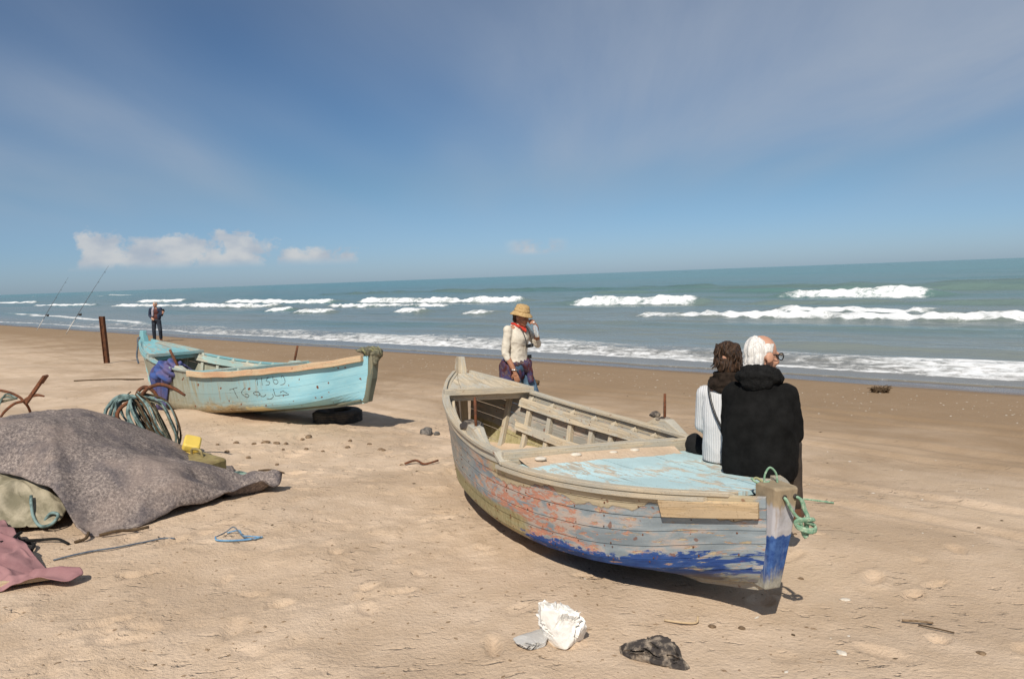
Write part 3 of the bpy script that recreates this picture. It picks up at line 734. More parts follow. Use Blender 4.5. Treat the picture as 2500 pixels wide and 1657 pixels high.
def ribbon(B, name, pts, wdir, hw, hh, mat, root, uvl=1., zdir=None):
    """a rail of rectangular section following points; wdir(i) gives the width direction"""
    V = []; UV = []; n = len(pts); d = 0
    for i, p in enumerate(pts):
        w = wdir(i); zz = B.Z if zdir is None else zdir(i)
        if i: d += np.linalg.norm(pts[i]-pts[i-1])
        for a, b in ((-1, -1), (1, -1), (1, 1), (-1, 1)): V.append(p+w*hw*a+zz*hh*b); UV.append((d, .25*(a+1)+.3*(b+1)))
    F = [(i*4+j, i*4+(j+1) % 4, (i+1)*4+(j+1) % 4, (i+1)*4+j) for i in range(n-1) for j in range(4)]
    F += [(3, 2, 1, 0), tuple((n-1)*4+j for j in range(4))]
    o = mesh(name, V, F, mat, root, uv=UV); return o
def plank(B, name, u0, u1, vfun0, vfun1, wfun, th, mat, root, nu=14, nv=2):
    """deck plank between two lateral curves, resting on height wfun(u, v)"""
    V = []; UV = []; us = np.linspace(u0, u1, nu)
    for dz in (0, -th):
        for u in us:
            for v in np.linspace(vfun0(u), vfun1(u), nv): V.append(B.P(u, v, wfun(u, v)+dz)); UV.append((u*B.L, v))
    n = nu*nv; F = grid_faces(nu, nv); F = [tuple(reversed(f)) for f in F]
    G = [tuple(i+n for i in reversed(f)) for f in F]; E_ = []
    for i in range(nu-1):
        a, b = i*nv, (i+1)*nv; E_.append((a, b, b+n, a+n)); a, b = a+nv-1, b+nv-1; E_.append((b, a, a+n, b+n))
    for j in range(nv-1): E_.append((j+1, j, j+n, j+1+n)); a = (nu-1)*nv+j; E_.append((a, a+1, a+1+n, a+n))
    return mesh(name, V, F+G+E_, mat, root, uv=UV)
def beam(B, name, u, v0, v1, w, hu, hw, mat, root, sag=0., n=8, slope=0.):
    """athwartship timber at station u"""
    V = []; UV = []
    for i in range(n):
        v = v0+(v1-v0)*i/(n-1); c = B.P(u, v, w+sag*(1-((2*i/(n-1))-1)**2))
        jx = random.uniform(-.002, .002)
        for a, b in ((-1, -1), (1, -1), (1, 1), (-1, 1)): V.append(c+B.A*hu*a+B.Z*(hw*b+jx)); UV.append((v, .3*(a+1)+.4*(b+1)))
    F = [(i*4+j, (i+1)*4+j, (i+1)*4+(j+1) % 4, i*4+(j+1) % 4) for i in range(n-1) for j in range(4)]
    F += [(0, 1, 2, 3), tuple((n-1)*4+j for j in (3, 2, 1, 0))]
    o = mesh(name, V, F, mat, root, uv=UV); bevel_obj(o, .005); return o

def build_boat(B, root, mats, near):
    hullm, woodm, deckm, railm, beamm, inm, postm, endm = mats
    QB = [.0, .16, .31, .46, .61, .745, .87, 1.0] if near else [.0, .22, .42, .62, .82, 1.0]
    gq = .004 if near else .0012
    # planking, both sides
    for side in (-1, 1):
        for i in range(len(QB)-1):
            u1 = .985; u0 = .0005
            strake(B, 'strake', u0, u1, QB[i]+gq, QB[i+1]-gq, side, hullm, root, proud=[.0, .003, .001, .004, .0015, .003, .005][i] if near else [0, .0008, .0, .001, .0004][i], uvoff=0 if side < 0 else 3.3)
        # frames inside
        for u in (.12, .22, .32, .42, .475, .53, .585, .64, .70, .76, .82, .88):
            V = []; UV = []
            qs = np.linspace(.06, 1.0 if u > .4 else .93, 9)
            for q in qs:
                a = B.S(u-.005, q, side, -.022); a2 = B.S(u+.005, q, side, -.022); b = B.S(u+.005, q, side, -.062); b2 = B.S(u-.005, q, side, -.062)
                V += [a, a2, b, b2]; UV += [(q, 0), (q, .2), (q, .4), (q, .6)]
            tip = B.S(u, 1.0 if u > .4 else .93, side, -.026)+B.Z*.03
            n = len(qs); F = [(i*4+j, i*4+(j+1) % 4, (i+1)*4+(j+1) % 4, (i+1)*4+j) for i in range(n-1) for j in range(4)]
            V.append(tip); UV.append((1, 0)); F += [((n-1)*4+j, (n-1)*4+(j+1) % 4, n*4) for j in range(4)]; F.append((3, 2, 1, 0))
            if side < 0: pass
            mesh('rib', V, F, woodm, root, uv=UV)
    # stringers inside the open part
    for side in (-1, 1):
        o = strake(B, 'stringer', .40, .845, .86, .985, side, woodm, root, nu=24, nq=2, th=.022, proud=-.064); 
        o = strake(B, 'stringer', .44, .845, .56, .665, side, woodm, root, nu=24, nq=2, th=.02, proud=-.064)
    # keelson and floor of drifted sand
    ribbon(B, 'keel', [B.PR(u, 0, B.keel(u)-.012) for u in np.linspace(.015, .99, 20)], lambda i: B.V, .035, .03, woodm, root)
    # wash strake / gunwale of the open part
    for side in (-1, 1):
        us = np.linspace(.365, .985, 34)
        if near:
            V = []; UV = []
            for off in (.012, -.016):
                for u in us:
                    p = B.S(u, 1., side, 0); d = B.V*side*off
                    V += [p+d+B.Z*.002, p+d+B.Z*(.002+B.top(u)-B.sheer(u))]; UV += [(u*B.L, .9), (u*B.L, 1.1)]
            n = len(us)*2; F = grid_faces(len(us), 2)
            F += [tuple(i+n for i in reversed(f)) for f in F]
            for i in range(len(us)-1): F.append((2*i+1, 2*i+3, 2*i+3+n, 2*i+1+n)); F.append((2*i+n, 2*i+2+n, 2*i+2, 2*i))
            F += [(0, 1, 1+n, n), (2*len(us)-1, 2*len(us)-2, 2*len(us)-2+n, 2*len(us)-1+n)]
            if side < 0: F = [tuple(reversed(f)) for f in F]
            mesh('wash_strake', V, F, woodm, root, uv=UV)
        pts = [B.P(u, side*(B.half(u)-.006), B.top(u)+.012) for u in us]
        o = ribbon(B, 'gunwale', pts, lambda i: B.V, .036, .013, woodm if near else deckm, root); bevel_obj(o, .004)
    # deck at the stem end
    U1 = .372
    def dz(u, v): return B.sheer(u)-.004+.016*(1-(v/(B.half(u)+1e-3))**2)
    nP = 7
    for i in range(nP):
        g = .0025
        f0 = (lambda i: lambda u: (B.half(u)-.052)*(-1+2*i/nP)+g)(i); f1 = (lambda i: lambda u: (B.half(u)-.052)*(-1+2*(i+1)/nP)-g)(i)
        plank(B, 'deck_plank', .035, U1-.012, f0, f1, lambda u, v: dz(u, v)+[0, .0015, -.001, .001, 0, .002, -.0005][i], .022, deckm, root, nv=3)
    for side in (-1, 1):
        us = np.linspace(.03, U1-.004, 20)
        o = ribbon(B, 'covering_board', [B.P(u, side*(B.half(u)-.018), B.sheer(u)+.006) for u in us], lambda i: B.V, .034, .012, woodm, root); bevel_obj(o, .004)
        if near:
            us = np.linspace(.05, U1+.01, 20)
            o = ribbon(B, 'rub_rail', [B.P(u, side*(B.half(u)+.012), B.sheer(u)-.022) for u in us], lambda i: B.V, .012, .012, woodm, root)
    # coaming and thwart
    h = B.half(U1)
    beam(B, 'coaming', U1, -h+.005, h-.005, B.sheer(U1)+(.038 if near else .02), .022, .046 if near else .03, beamm, root)
    u = U1+.036; h = B.half(u)
    beam(B, 'thwart', u, -h+.05, h-.05, B.sheer(u)+(.035 if near else .0), .05, .014, woodm, root)
    u = .62; h = B.half(u)
    if not near: beam(B, 'thwart', u, -h+.05, h-.05, B.sheer(u)-.06, .09, .016, woodm, root)
    # deck and beam at the far end
    U2 = .83
    h = B.half(U2)+.012
    beam(B, 'end_beam', U2, -h, h, B.top(U2)+.040, .03, .030 if near else .026, endm, root)
    beam(B, 'end_lintel', U2+.012, -h+.07, h-.04, B.top(U2)-.022, .02, .028, endm, root)
    nE = 5
    def ez(u, v): return B.top(u)+.03+.015*(1-(v/(B.half(u)+.02))**2)-.03*max(0, (u-.83)/.17)
    for i in range(nE):
        f0 = (lambda i: lambda u: (B.half(u)-.0)*(-1+2*i/nE)+.002)(i); f1 = (lambda i: lambda u: (B.half(u)-.0)*(-1+2*(i+1)/nE)-.002)(i)
        plank(B, 'end_deck_plank', U2+.008, .985, f0, f1, lambda u, v: ez(u, v)+[0, .002, -.001, .002, .001][i], .022, endm if not near else woodm, root, nu=8)
    for side in (-1, 1):
        us = np.linspace(U2+.01, .99, 10)
        ribbon(B, 'bulwark', [B.P(u, side*(B.half(u)+.004), ez(u, B.half(u))-.012) for u in us], lambda i: B.V, .016, .045, endm if not near else woodm, root)
    # posts
    zt = B.top(1)+.03
    V = []; 
    for (w, du, hw, hl) in ((B.keel(1)-.02, .0, .035, .06), (zt*.5, .0, .04, .06), (zt+.02, .012, .045, .065), (zt+.14, .016, .034, .042)):
        c = B.PR(1, 0, w)+B.A*du
        for a, b in ((-1, -1), (1, -1), (1, 1), (-1, 1)): V.append(c+B.V*hw*a+B.A*hl*b)
    F = [(i*4+j, i*4+(j+1) % 4, (i+1)*4+(j+1) % 4, (i+1)*4+j) for i in range(3) for j in range(4)]+[(3, 2, 1, 0), (12, 13, 14, 15)]
    o = mesh('end_post', V, F, endm if not near else woodm, root, uv=[(q[2], .5*q[0]) for q in V]); bevel_obj(o, .008)
    zs = B.sheer(0)
    V = []
    rk = B.rake[0]; kz = B.keel(0)
    prof = ((kz-.03, .052, .052, .02+rk), (kz+.10, .058, .060, .01+rk*.8), (kz+.28, .064, .07, .0+rk*.4), (zs-.02, .070, .078, .0), (zs+.045, .073, .082, -.002), (zs+.056, .066, .074, .0))
    for (w, hv, hl, du) in prof:
        c = B.P(0, 0, w)+B.A*(du+.02)
        ring = [(-1, -.75), (-.72, -1), (.72, -1), (1, -.75), (1, 1), (-1, 1)]
        for a, b in ring: V.append(c+B.V*hv*a+B.A*hl*b+np.array([random.uniform(-.003, .003) for _ in range(3)]))
    m_ = 6; F = [(i*m_+j, i*m_+(j+1) % m_, (i+1)*m_+(j+1) % m_, (i+1)*m_+j) for i in range(len(prof)-1) for j in range(m_)]
    F += [tuple(reversed(range(m_))), tuple((len(prof)-1)*m_+j for j in range(m_))]
    o = mesh('stem_post', V, F, postm, root, uv=[(q[2], q[0]) for q in V]); bevel_obj(o, .006)
    return root

def thole(B, root, u, side, lean, hgt, matw, rad=.011, dv=0., bh=.085):
    c = B.P(u, side*(B.half(u)+dv), B.top(u)+.024+bh*.55)
    V = []; UV = []
    for i, (du, w, hh) in enumerate(((-.30, .030, .05), (-.17, .045, .55), (-.07, .055, 1.), (.08, .055, .95), (.16, .045, .5), (.26, .03, .05))):
        uu = u+du/B.L*.9
        q = B.P(uu, side*(B.half(uu)+dv), B.top(uu)-.01)
        for a, b in ((-1, 0), (1, 0), (.8, 1), (-.8, 1)): V.append(q+B.V*w*a+B.Z*((hh*bh+.02)*b)); UV.append((du, a*.2+b*.3))
    F = [(i*4+j, i*4+(j+1) % 4, (i+1)*4+(j+1) % 4, (i+1)*4+j) for i in range(5) for j in range(4)]+[(3, 2, 1, 0), (20, 21, 22, 23)]
    o = mesh('thole_block', V, F, matw, root, uv=UV); bevel_obj(o, .008)
    d = np.array(lean, float); d /= np.linalg.norm(d)
    return tube('thole_pin', [c-d*.05, c+d*hgt*.5, c+d*hgt], [rad, rad*1.05, rad*.95], M['rust'], o, n=7, sm=0)

# near boat: peeling grey hull, blue deck
BA = Boat((1.279, 3.888), (-.579, 8.171), .053, [.085, .425, .67, .783, .741, .608, .44, .268, .06],
          [.612, .557, .494, .477, .493, .529, .588, .652, .718], [.162, .023, -.057, -.077, -.095, -.06, -.02], .055, (.03, .14))
rA = empty('rowing_boat', (.35, 6.0, -.08), 'weathered grey wooden boat with peeling red and blue paint and pale blue deck', 'boat')
build_boat(BA, rA, (M['hull_near'], M['wood_grey'], M['deck_blue'], M['wood_grey'], M['wood_grey'], M['inner_pink'], M['stem_near'], M['wood_grey']), True)
# fresh board nailed under the deck edge by the stem
strake(BA, 'patch_board', .006, .096, .775, .945, -1, M['wood_tan'], rA, nu=16, nq=2, th=.026, proud=.034)['label'] = 'newer tan board nailed along the top strake'
def nails(B, root, us, qs, side, seed, off=.003, r=.0048):
    q_ = random.Random(seed); parts = []
    for u in us:
        for q in qs:
            for dq in (-.022, .022):
                if q_.random() < .5: continue
                c = B.S(u+q_.uniform(-.004, .004), min(.985, q+dq+q_.uniform(-.008, .008)), side, off); v, f = ICO1; parts.append((v*r*q_.uniform(.7, 1.3)*np.array([1, 1, 1])+c, f))
    return tag(multi('nail_heads', parts, M['rust'], root), kind='stuff')
ICO1 = _ico(1)
nails(BA, rA, (.03, .07, .12, .17, .22, .27, .32, .37, .42, .475, .53, .585, .64, .70, .76, .82), (.31, .46, .61, .745, .87), -1, 3)
nails(BA, rA, (.42, .475, .53, .585, .64, .70, .76), (.61, .93), 1, 4, off=-.086)
thole(BA, rA, .50, -1, (.0, .02, 1), .235, M['wood_grey'], dv=-.04)
thole(BA, rA, .47, 1, (.03, 0, 1), .22, M['wood_grey'], dv=.04)
# sand blown into the bottom of the boat and along the coaming
def sand_fill(B, name, root, u0, u1, w0, amp):
    V = []; us = np.linspace(u0, u1, 22)
    for u in us:
        # half width where the fill meets the planking
        w = w0+amp*math.sin(u*19)
        for q in np.linspace(.04, .9, 60):
            if B.loc(u, q, 1)[1] > w: break
        hv = B.loc(u, q, 1)[0]-.012
        for a in np.linspace(-1, 1, 9): V.append(B.P(u, hv*a, w+.05*a*a+amp*.6*math.sin(7*a+u*31)))
    return mesh(name, V, [tuple(reversed(f)) for f in grid_faces(22, 9)], M['sand'], root, smooth=True)
sand_fill(BA, 'sand_fill', rA, .385, .93, .10, .015)
V = []
for i, u in enumerate(np.linspace(.332, .366, 5)):
    for a in np.linspace(-.93, .80, 26):
        h_ = BA.half(u)-.055; k_ = (u-.332)/.034
        V.append(BA.P(u-(.005*math.sin(a*5)+.004*math.sin(a*13+1)+.002*math.sin(a*41))*(1-k_), h_*a, BA.sheer(u)+.006+.016*(1-a*a)-.012*(1-k_)+.024*k_**1.5))
mesh('sand_drift', V, [tuple(reversed(f)) for f in grid_faces(5, 26)], M['sand'], rA, smooth=True)
# rope through the stem post: two holes, hanging bight and knot
def stem_pt(v, w, out=0.): return BA.P(0, v*.9, .62+(w-.548)*.72)-BA.A*(.060+out)
for v in (-.03, .045):
    c = stem_pt(v, .548, .0); tube('rope_hole', [c+BA.A*.02, c-BA.A*.006], .013, M['iron_dark'], rA, n=10, sm=0)
rg = empty('mooring_rope', tuple(stem_pt(.06, .4, .05)), 'pale green rope knotted through two holes in the grey stem post', 'rope')
tube('rope_strand', [stem_pt(-.03, .548, -.01), stem_pt(-.03, .535, .015), stem_pt(.0, .47, .02), stem_pt(.04, .41, .03), stem_pt(.085, .38, .05), stem_pt(.135, .355, .05), stem_pt(.15, .345, .03)], .0085, M['rope_green'], rg, n=7)
tube('rope_strand', [stem_pt(.045, .548, -.01), stem_pt(.066, .53, .018), stem_pt(.085, .46, .025), stem_pt(.10, .41, .035), stem_pt(.07, .385, .05)], .008, M['rope_green'], rg, n=7)
tube('rope_strand', [stem_pt(.052, .548, -.01), stem_pt(.08, .52, .018), stem_pt(.105, .45, .02), stem_pt(.12, .40, .03)], .007, M['rope_green'], rg, n=7)
for j in range(4):
    a0 = j*.7; tube('knot', [stem_pt(.075+.045*math.cos(a0+t*1.3)*1.2+.02*t/4, .385+.028*math.sin(a0+t*1.3)-.012*t, .045+.02*math.sin(t*2+j)) for t in np.linspace(0, 4.2, 9)], .0085, M['rope_green'], rg, n=7, sm=3)
tube('rope_tail', [stem_pt(.05, .38, .04), stem_pt(.075, .33, .03), stem_pt(.088, .29, .03), stem_pt(.10, .272, .035)], [.008, .010, .013, .016], M['rope_green'], rg, n=7)
tube('rope_tail', [stem_pt(.09, .38, .04), stem_pt(.105, .33, .03), stem_pt(.11, .285, .03)], [.011, .012, .012], M['rope_green'], rg, n=7)
rt_ = BA.P(.015, -.04, BA.sheer(0)+.045)
rl = empty('rope_loop', tuple(rt_), 'small green rope loop standing up on top of the stem post', 'rope')
tube('rope_strand', [rt_, rt_+np.array([.005, .0, .05]), rt_+np.array([.03, 0, .085]), rt_+np.array([.06, 0, .055]), rt_+np.array([.068, 0, .0])], .0055, M['rope_green'], rl, n=7)
tube('rope_strand', [rt_+np.array([-.06, .02, .03]), rt_+np.array([-.04, .01, .012]), rt_+np.array([-.01, .0, .004]), rt_+np.array([.03, .01, .012])], .006, M['rope_green'], rl, n=7)
tube('rope_strand', [rt_+np.array([-.05, .03, .012]), rt_+np.array([-.03, .03, .026]), rt_+np.array([0, .02, .008])], .007, M['rope_straw'], rl, n=7)

# turquoise boat
BB = Boat((-1.821, 10.28), (-6.151, 13.258), .022, [.085, .343, .529, .647, .679, .613, .48, .308, .07],
          [.795, .711, .622, .556, .529, .573, .668, .782, .902], [.215, .12, .0, -.13, -.16, -.17, -.16], 0, (.09, .30))
rB = empty('rowing_boat', (-4.0, 11.8, -.15), 'turquoise wooden boat with scratched lettering, its stern propped on a tyre', 'boat')
build_boat(BB, rB, (M['hull_teal'], M['teal_pale'], M['teal'], M['rail_peach'], M['teal_pale'], M['inner_pink'], M['post_olive'], M['teal']), False)
us = np.linspace(.012, .575, 40)
o = ribbon(BB, 'rub_rail', [BB.P(u, -(BB.half(u)+.016), BB.sheer(u)-.022+.004*math.sin(u*60)) for u in us], lambda i: BB.V, .03, .042, M['rail_peach'], rB); bevel_obj(o, .008)
us = np.linspace(.012, .80, 40)
o = ribbon(BB, 'rub_rail', [BB.P(u, (BB.half(u)+.016), BB.sheer(u)-.022) for u in us], lambda i: BB.V, .03, .042, M['rail_peach'], rB); bevel_obj(o, .008)
ribbon(BB, 'chine_batten', [BB.S(u, .02, -1, .008) for u in np.linspace(.02, .5, 24)], lambda i: BB.V, .014, .012, M['post_olive'], rB)
thole(BB, rB, .64, -1, (-.45, .1, 1), .27, M['teal_pale'], rad=.02, dv=-.03, bh=.05)
thole(BB, rB, .43, 1, (.26, 0, 1), .24, M['teal_pale'], rad=.017, dv=-.04, bh=.05)
sand_fill(BB, 'sand_fill', rB, .385, .93, .06, .015)

# lettering scratched into the paint of the near side
LET = {'1': [[(.315, .79), (.31, .83), (.31, .71)]], '1b': [[(.295, .84), (.295, .71)]], '3': [[(.277, .825), (.272, .835), (.281, .775), (.27, .75), (.273, .71), (.283, .70)]],
 '6': [[(.258, .84), (.258, .75), (.254, .712), (.247, .708), (.243, .735), (.247, .775), (.256, .78)]], '9': [[(.232, .80), (.229, .835), (.223, .80), (.221, .72), (.227, .69), (.236, .68)]],
 'T': [[(.412, .675), (.397, .69), (.382, .705)], [(.397, .69), (.392, .61), (.386, .51)]], 'G': [[(.353, .685), (.361, .665), (.369, .61), (.362, .55), (.352, .512), (.345, .54), (.350, .578), (.357, .58)]],
 'word': [[(.310, .60), (.320, .607), (.328, .585), (.323, .55), (.312, .53), (.306, .56), (.312, .60)], [(.308, .57), (.304, .512), (.295, .50), (.287, .535)], [(.266, .53), (.265, .475), (.275, .432), (.288, .45)],
          [(.261, .625), (.259, .555), (.257, .49), (.238, .487), (.216, .482), (.222, .525), (.232, .567), (.241, .54)]]}
for nm, strokes in LET.items():
    parts = []
    for st_ in strokes:
        t_ = np.linspace(0, len(st_)-1, (len(st_)-1)*6+1); kk_ = np.arange(len(st_)); a_ = np.array(st_)
        uu = spline(t_, kk_, a_[:, 0]) if len(st_) > 2 else np.interp(t_, kk_, a_[:, 0]); qq = spline(t_, kk_, a_[:, 1]) if len(st_) > 2 else np.interp(t_, kk_, a_[:, 1])
        parts.append(tube_v([BB.S(u_, q_, -1, .0025) for u_, q_ in zip(uu, qq)], [.0030+.0010*math.sin(i_*1.3) for i_ in range(len(uu))], 5))
    multi('lettering', parts, M['scratch'], rB)

# ------------------------------------------------------------------ things around the boats
def gzv(x, y):
    x = np.asarray(x, float); y = np.asarray(y, float)
    i = np.clip(np.searchsorted(GX, x)-1, 0, len(GX)-2); j = np.clip(np.searchsorted(GY, y)-1, 0, len(GY)-2)
    a = (x-GX[i])/(GX[i+1]-GX[i]); b = (y-GY[j])/(GY[j+1]-GY[j])
    return (_Z[i, j]*(1-a)+_Z[i+1, j]*a)*(1-b)+(_Z[i, j+1]*(1-a)+_Z[i+1, j+1]*a)*b
def recentre(o, c=None):
    me = o.data; n = len(me.vertices); co = np.empty(n*3, np.float32); me.vertices.foreach_get('co', co); co = co.reshape(-1, 3)
    if c is None: c = np.array([(co[:, 0].min()+co[:, 0].max())/2, (co[:, 1].min()+co[:, 1].max())/2, co[:, 2].min()], np.float32)
    me.vertices.foreach_set('co', (co-np.array(c, np.float32)).ravel()); me.update(); o.location = [float(q) for q in c]; return o
def drape(name, c, outline, hfun, mat, label, cat, lift=.015, nphi=200, nr=44, fold=None, thick=.012):
    """cloth laid over a heap: rays from the middle out to a closed hem line"""
    P = np.array(outline, float); P = np.vstack([P, P[:1]]); kk = np.arange(len(P)); Pp = np.vstack([P[-2], P, P[1]])
    t = np.linspace(0, len(P)-1, nphi, endpoint=False); O = np.stack([spline(t+1, np.arange(len(Pp)), Pp[:, i]) for i in range(3)], 1)
    rho = (np.linspace(0, 1, nr)**.9)[:, None]
    X = c[0]+rho*(O[:, 0]-c[0]); Y = c[1]+rho*(O[:, 1]-c[1]); L_ = rho**3*O[:, 2]
    Z = np.maximum(hfun(X, Y), gzv(X, Y)+lift)+L_
    if fold is not None: Z = Z+fold(X, Y, rho)
    Z = np.maximum(Z, gzv(X, Y)+.012)
    V = np.stack([X, Y, Z], -1).reshape(-1, 3)
    F = [tuple(reversed(f)) for f in grid_faces(nr, nphi, cv=True)]
    o = mesh(name, V, F, mat, smooth=True); recentre(o)
    s_ = o.modifiers.new('Solidify', 'SOLIDIFY'); s_.thickness = thick; s_.offset = -1
    return tag(o, label, cat)
def heap(cx_, cy_, rx, ry, h, p=1.6, ang=0., steep=0.):
    def f(x, y):
        dx, dy = x-cx_, y-cy_; a, b = dx*math.cos(ang)+dy*math.sin(ang), -dx*math.sin(ang)+dy*math.cos(ang)
        r = np.sqrt((a/rx)**2+(b/ry)**2); pp = p+steep*sstep(-b/ry, .0, .5); return np.where(r < 1, h*(1-np.clip(r, 0, 1)**pp), -1)
    return f
# big heap under grey felt
h1a = heap(-4.2, 6.95, 1.5, 1.37, .73, 1.6, steep=1.7); h1b = heap(-3.28, 6.36, 1.0, .70, .42, 2.6, .5); h1c = heap(-4.1, 6.5, .8, .7, .60, 2.2)
def h1(x, y):
    a, b, c = np.maximum(h1a(x, y), -.1), np.maximum(h1b(x, y), -.1), np.maximum(h1c(x, y), -.1); return .05*np.log(np.exp(a/.05)+np.exp(b/.05)+np.exp(c/.05))-.02
def seg_d(x, y, a, b):
    d = np.array(b)-np.array(a); L2 = d @ d; t = np.clip(((x-a[0])*d[0]+(y-a[1])*d[1])/L2, 0, 1); return np.hypot(x-a[0]-t*d[0], y-a[1]-t*d[1]), t
def felt_fold(x, y, rho):
    d1, t1 = seg_d(x, y, (-3.0, 5.85), (-2.15, 6.58)); d2, t2 = seg_d(x, y, (-3.0, 6.75), (-2.12, 6.84)); d3, t3 = seg_d(x, y, (-2.62, 6.45), (-2.2, 6.70))
    roll = .085*np.exp(-(d1/.075)**2)*sstep(t1, .05, .5)+.13*np.exp(-(d2/.10)**2)*sstep(t2, .15, .75)-.06*np.exp(-(d3/.05)**2)
    rad = np.arctan2(y-6.95, x+4.05); tail = sstep(x, -2.85, -2.35)
    dr = (.022*np.sin(rad*11+1.2+2*fbm(x*2, y*2, 2, 7))+.014*np.sin(rad*23+.4))*sstep(rho, .45, .95)*(1-tail)
    return roll+dr+.035*fbm(x*2.4, y*2.4, 3, 201)+.12*fbm(x*1.25+4, y*1.25, 2, 207)*(1-sstep(rho, .65, 1))+.010*fbm(x*14, y*14, 2, 203)+.05*np.clip(.12-np.abs(fbm(x*1.7+.6*y, y*2.1-.5*x, 3, 209)), 0, 1)
felt = drape('felt_cover', (-4.0, 6.9), [(-2.04, 6.70, .03), (-2.26, 6.50, .0), (-2.47, 6.22, .0), (-2.7, 5.96, .0), (-2.87, 5.76, .0), (-3.03, 5.60, .0), (-3.2, 5.65, .04), (-3.38, 5.74, .09), (-3.58, 5.86, .04),
    (-3.95, 5.96, .0), (-4.7, 6.08, .0), (-5.5, 6.6, .0), (-5.9, 7.3, .0), (-5.4, 8.0, 0), (-4.6, 8.5, 0), (-3.6, 8.45, 0), (-2.9, 7.9, 0), (-2.58, 7.3, 0), (-2.36, 7.06, .02), (-2.12, 7.0, .03)],
    h1, M['felt'], 'big heap covered with speckled grey felt blanket on the sand', 'covered heap', fold=felt_fold, nphi=260, nr=60)
# canvas bundle underneath, showing at the front left
h2 = heap(-4.35, 6.34, 1.2, .86, .53, 1.9, -.30)
canvas_o = drape('canvas_sheet', (-4.3, 6.2), [(-3.40, 5.86, .02), (-3.62, 5.66, 0), (-3.95, 5.6, 0), (-4.5, 5.5, 0), (-5.1, 5.8, 0), (-5.2, 6.6, 0), (-4.4, 6.9, -.1), (-3.7, 6.5, -.05)],
    h2, M['canvas'], 'crumpled beige canvas bundle showing under the grey felt heap', 'canvas bundle',
    thick=.005, nphi=300, nr=70,
    fold=lambda x, y, r: .16*np.clip(.2-np.abs(fbm(x*2.6+y*1.5, y*3.4-x, 3, 211)), 0, 1)+.03*np.sin((x*1.0-y*1.5)*9+4*fbm(x*3, y*3, 2, 5))*sstep(r, .2, .8)+.10*np.clip(.12-np.abs(fbm(x*6, y*7, 2, 213)), 0, 1))
# pink tarp
h3 = heap(-3.95, 5.0, 1.0, .72, .31, 1.7, -.25)
pink_o = drape('pink_tarp', (-3.8, 5.0), [(-2.66, 4.73, .02), (-2.74, 4.62, .01), (-2.92, 4.60, .03), (-3.1, 4.5, 0), (-3.6, 4.3, 0), (-4.6, 4.2, 0), (-5.1, 5, 0), (-4.5, 5.6, 0), (-3.85, 5.62, 0), (-3.5, 5.36, .03), (-3.2, 5.06, .0), (-2.88, 4.86, 0)],
    h3, M['pink'], 'faded pink tarpaulin bundle at the lower left corner', 'tarpaulin',
    thick=.005, nphi=300, nr=70,
    fold=lambda x, y, r: .03*fbm(x*2.2, y*2.2, 3, 221)+.14*np.clip(.15-np.abs(fbm(x*2.3-y, y*2.9+x, 3, 223)), 0, 1)+.07*np.clip(.12-np.abs(fbm(x*7, y*6, 2, 225)), 0, 1)+.045*np.exp(-((y-4.70-.35*(x+2.9))/.04)**2)*sstep(x, -3.2, -2.85)+.02*np.sin(np.arctan2(y-5., x+3.8)*13)*sstep(r, .5, 1))
def rope_thing(name, pts, rad, mat, label, cat='rope', n=6, sm=6, ground=True):
    if ground: pts = [(x, y, gz(x, y)+z) for x, y, z in pts]
    P = smooth_path(pts, sm); V, F = tube_v(P, rad, n)
    # laid strands: twist the section slightly
    o = mesh(name, V, F, mat, smooth=True); recentre(o); return tag(o, label, cat)
# loose ends and straps by the heaps
rope_thing('rope_end', [(-3.62, 5.83, .24), (-3.60, 5.79, .20), (-3.56, 5.74, .10), (-3.49, 5.70, .05), (-3.42, 5.72, .06), (-3.40, 5.78, .11), (-3.46, 5.79, .115), (-3.50, 5.76, .08)], .012, M['rope_teal'], 'pale curled rope end hanging from the beige canvas')
rope_thing('rope_scrap', [(-3.70, 5.62, .10), (-3.55, 5.52, .04), (-3.42, 5.40, .02), (-3.30, 5.30, .03), (-3.26, 5.20, .02)], .011, M['black_cloth'], 'black strap lying between beige canvas and pink tarp', 'strap')
rope_thing('rope_scrap', [(-3.52, 5.50, .03), (-3.36, 5.46, .02), (-3.22, 5.44, .03), (-3.10, 5.36, .012)], .010, M['black_cloth'], 'short black strap end pointing right below the felt', 'strap')
rope_thing('rope_scrap', [(-3.42, 5.36, .10), (-3.36, 5.22, .12), (-3.32, 5.10, .12), (-3.335, 4.98, .14)], .012, M['black_cloth'], 'black strap hanging over the pink tarp', 'strap')
rope_thing('twine', [(-3.04, 5.07, .01), (-2.95, 5.14, .014), (-2.85, 5.22, .012), (-2.74, 5.27, .016), (-2.62, 5.42, .012), (-2.52, 5.52, .018), (-2.44, 5.52, .012)], .006, M['rope_grey'], 'long slate blue twine on the sand in front of the felt', 'twine')
for q, lb in (([(-3.10, 5.62, .02), (-3.05, 5.52, .035), (-3.04, 5.46, .02), (-3.08, 5.40, .01)], 'dark twig hooked under the front hem of the felt'), ([(-3.0, 5.58, .02), (-2.88, 5.60, .04), (-2.80, 5.66, .02), (-2.70, 5.70, .03)], 'dark twig lying along the felt hem')):
    rope_thing('twig', q, .011, M['weed'], lb, 'twig')
o = box('plank', (-3.02, 4.62, gz(-3.02, 4.62)+.03), (.92, .39, 0), (-.39, .92, 0), (0, 0, 1), (.26, .018, .014), M['wood_tan'], jit=.004); recentre(o); tag(o, 'thin tan lath along the pink tarp edge', 'lath')
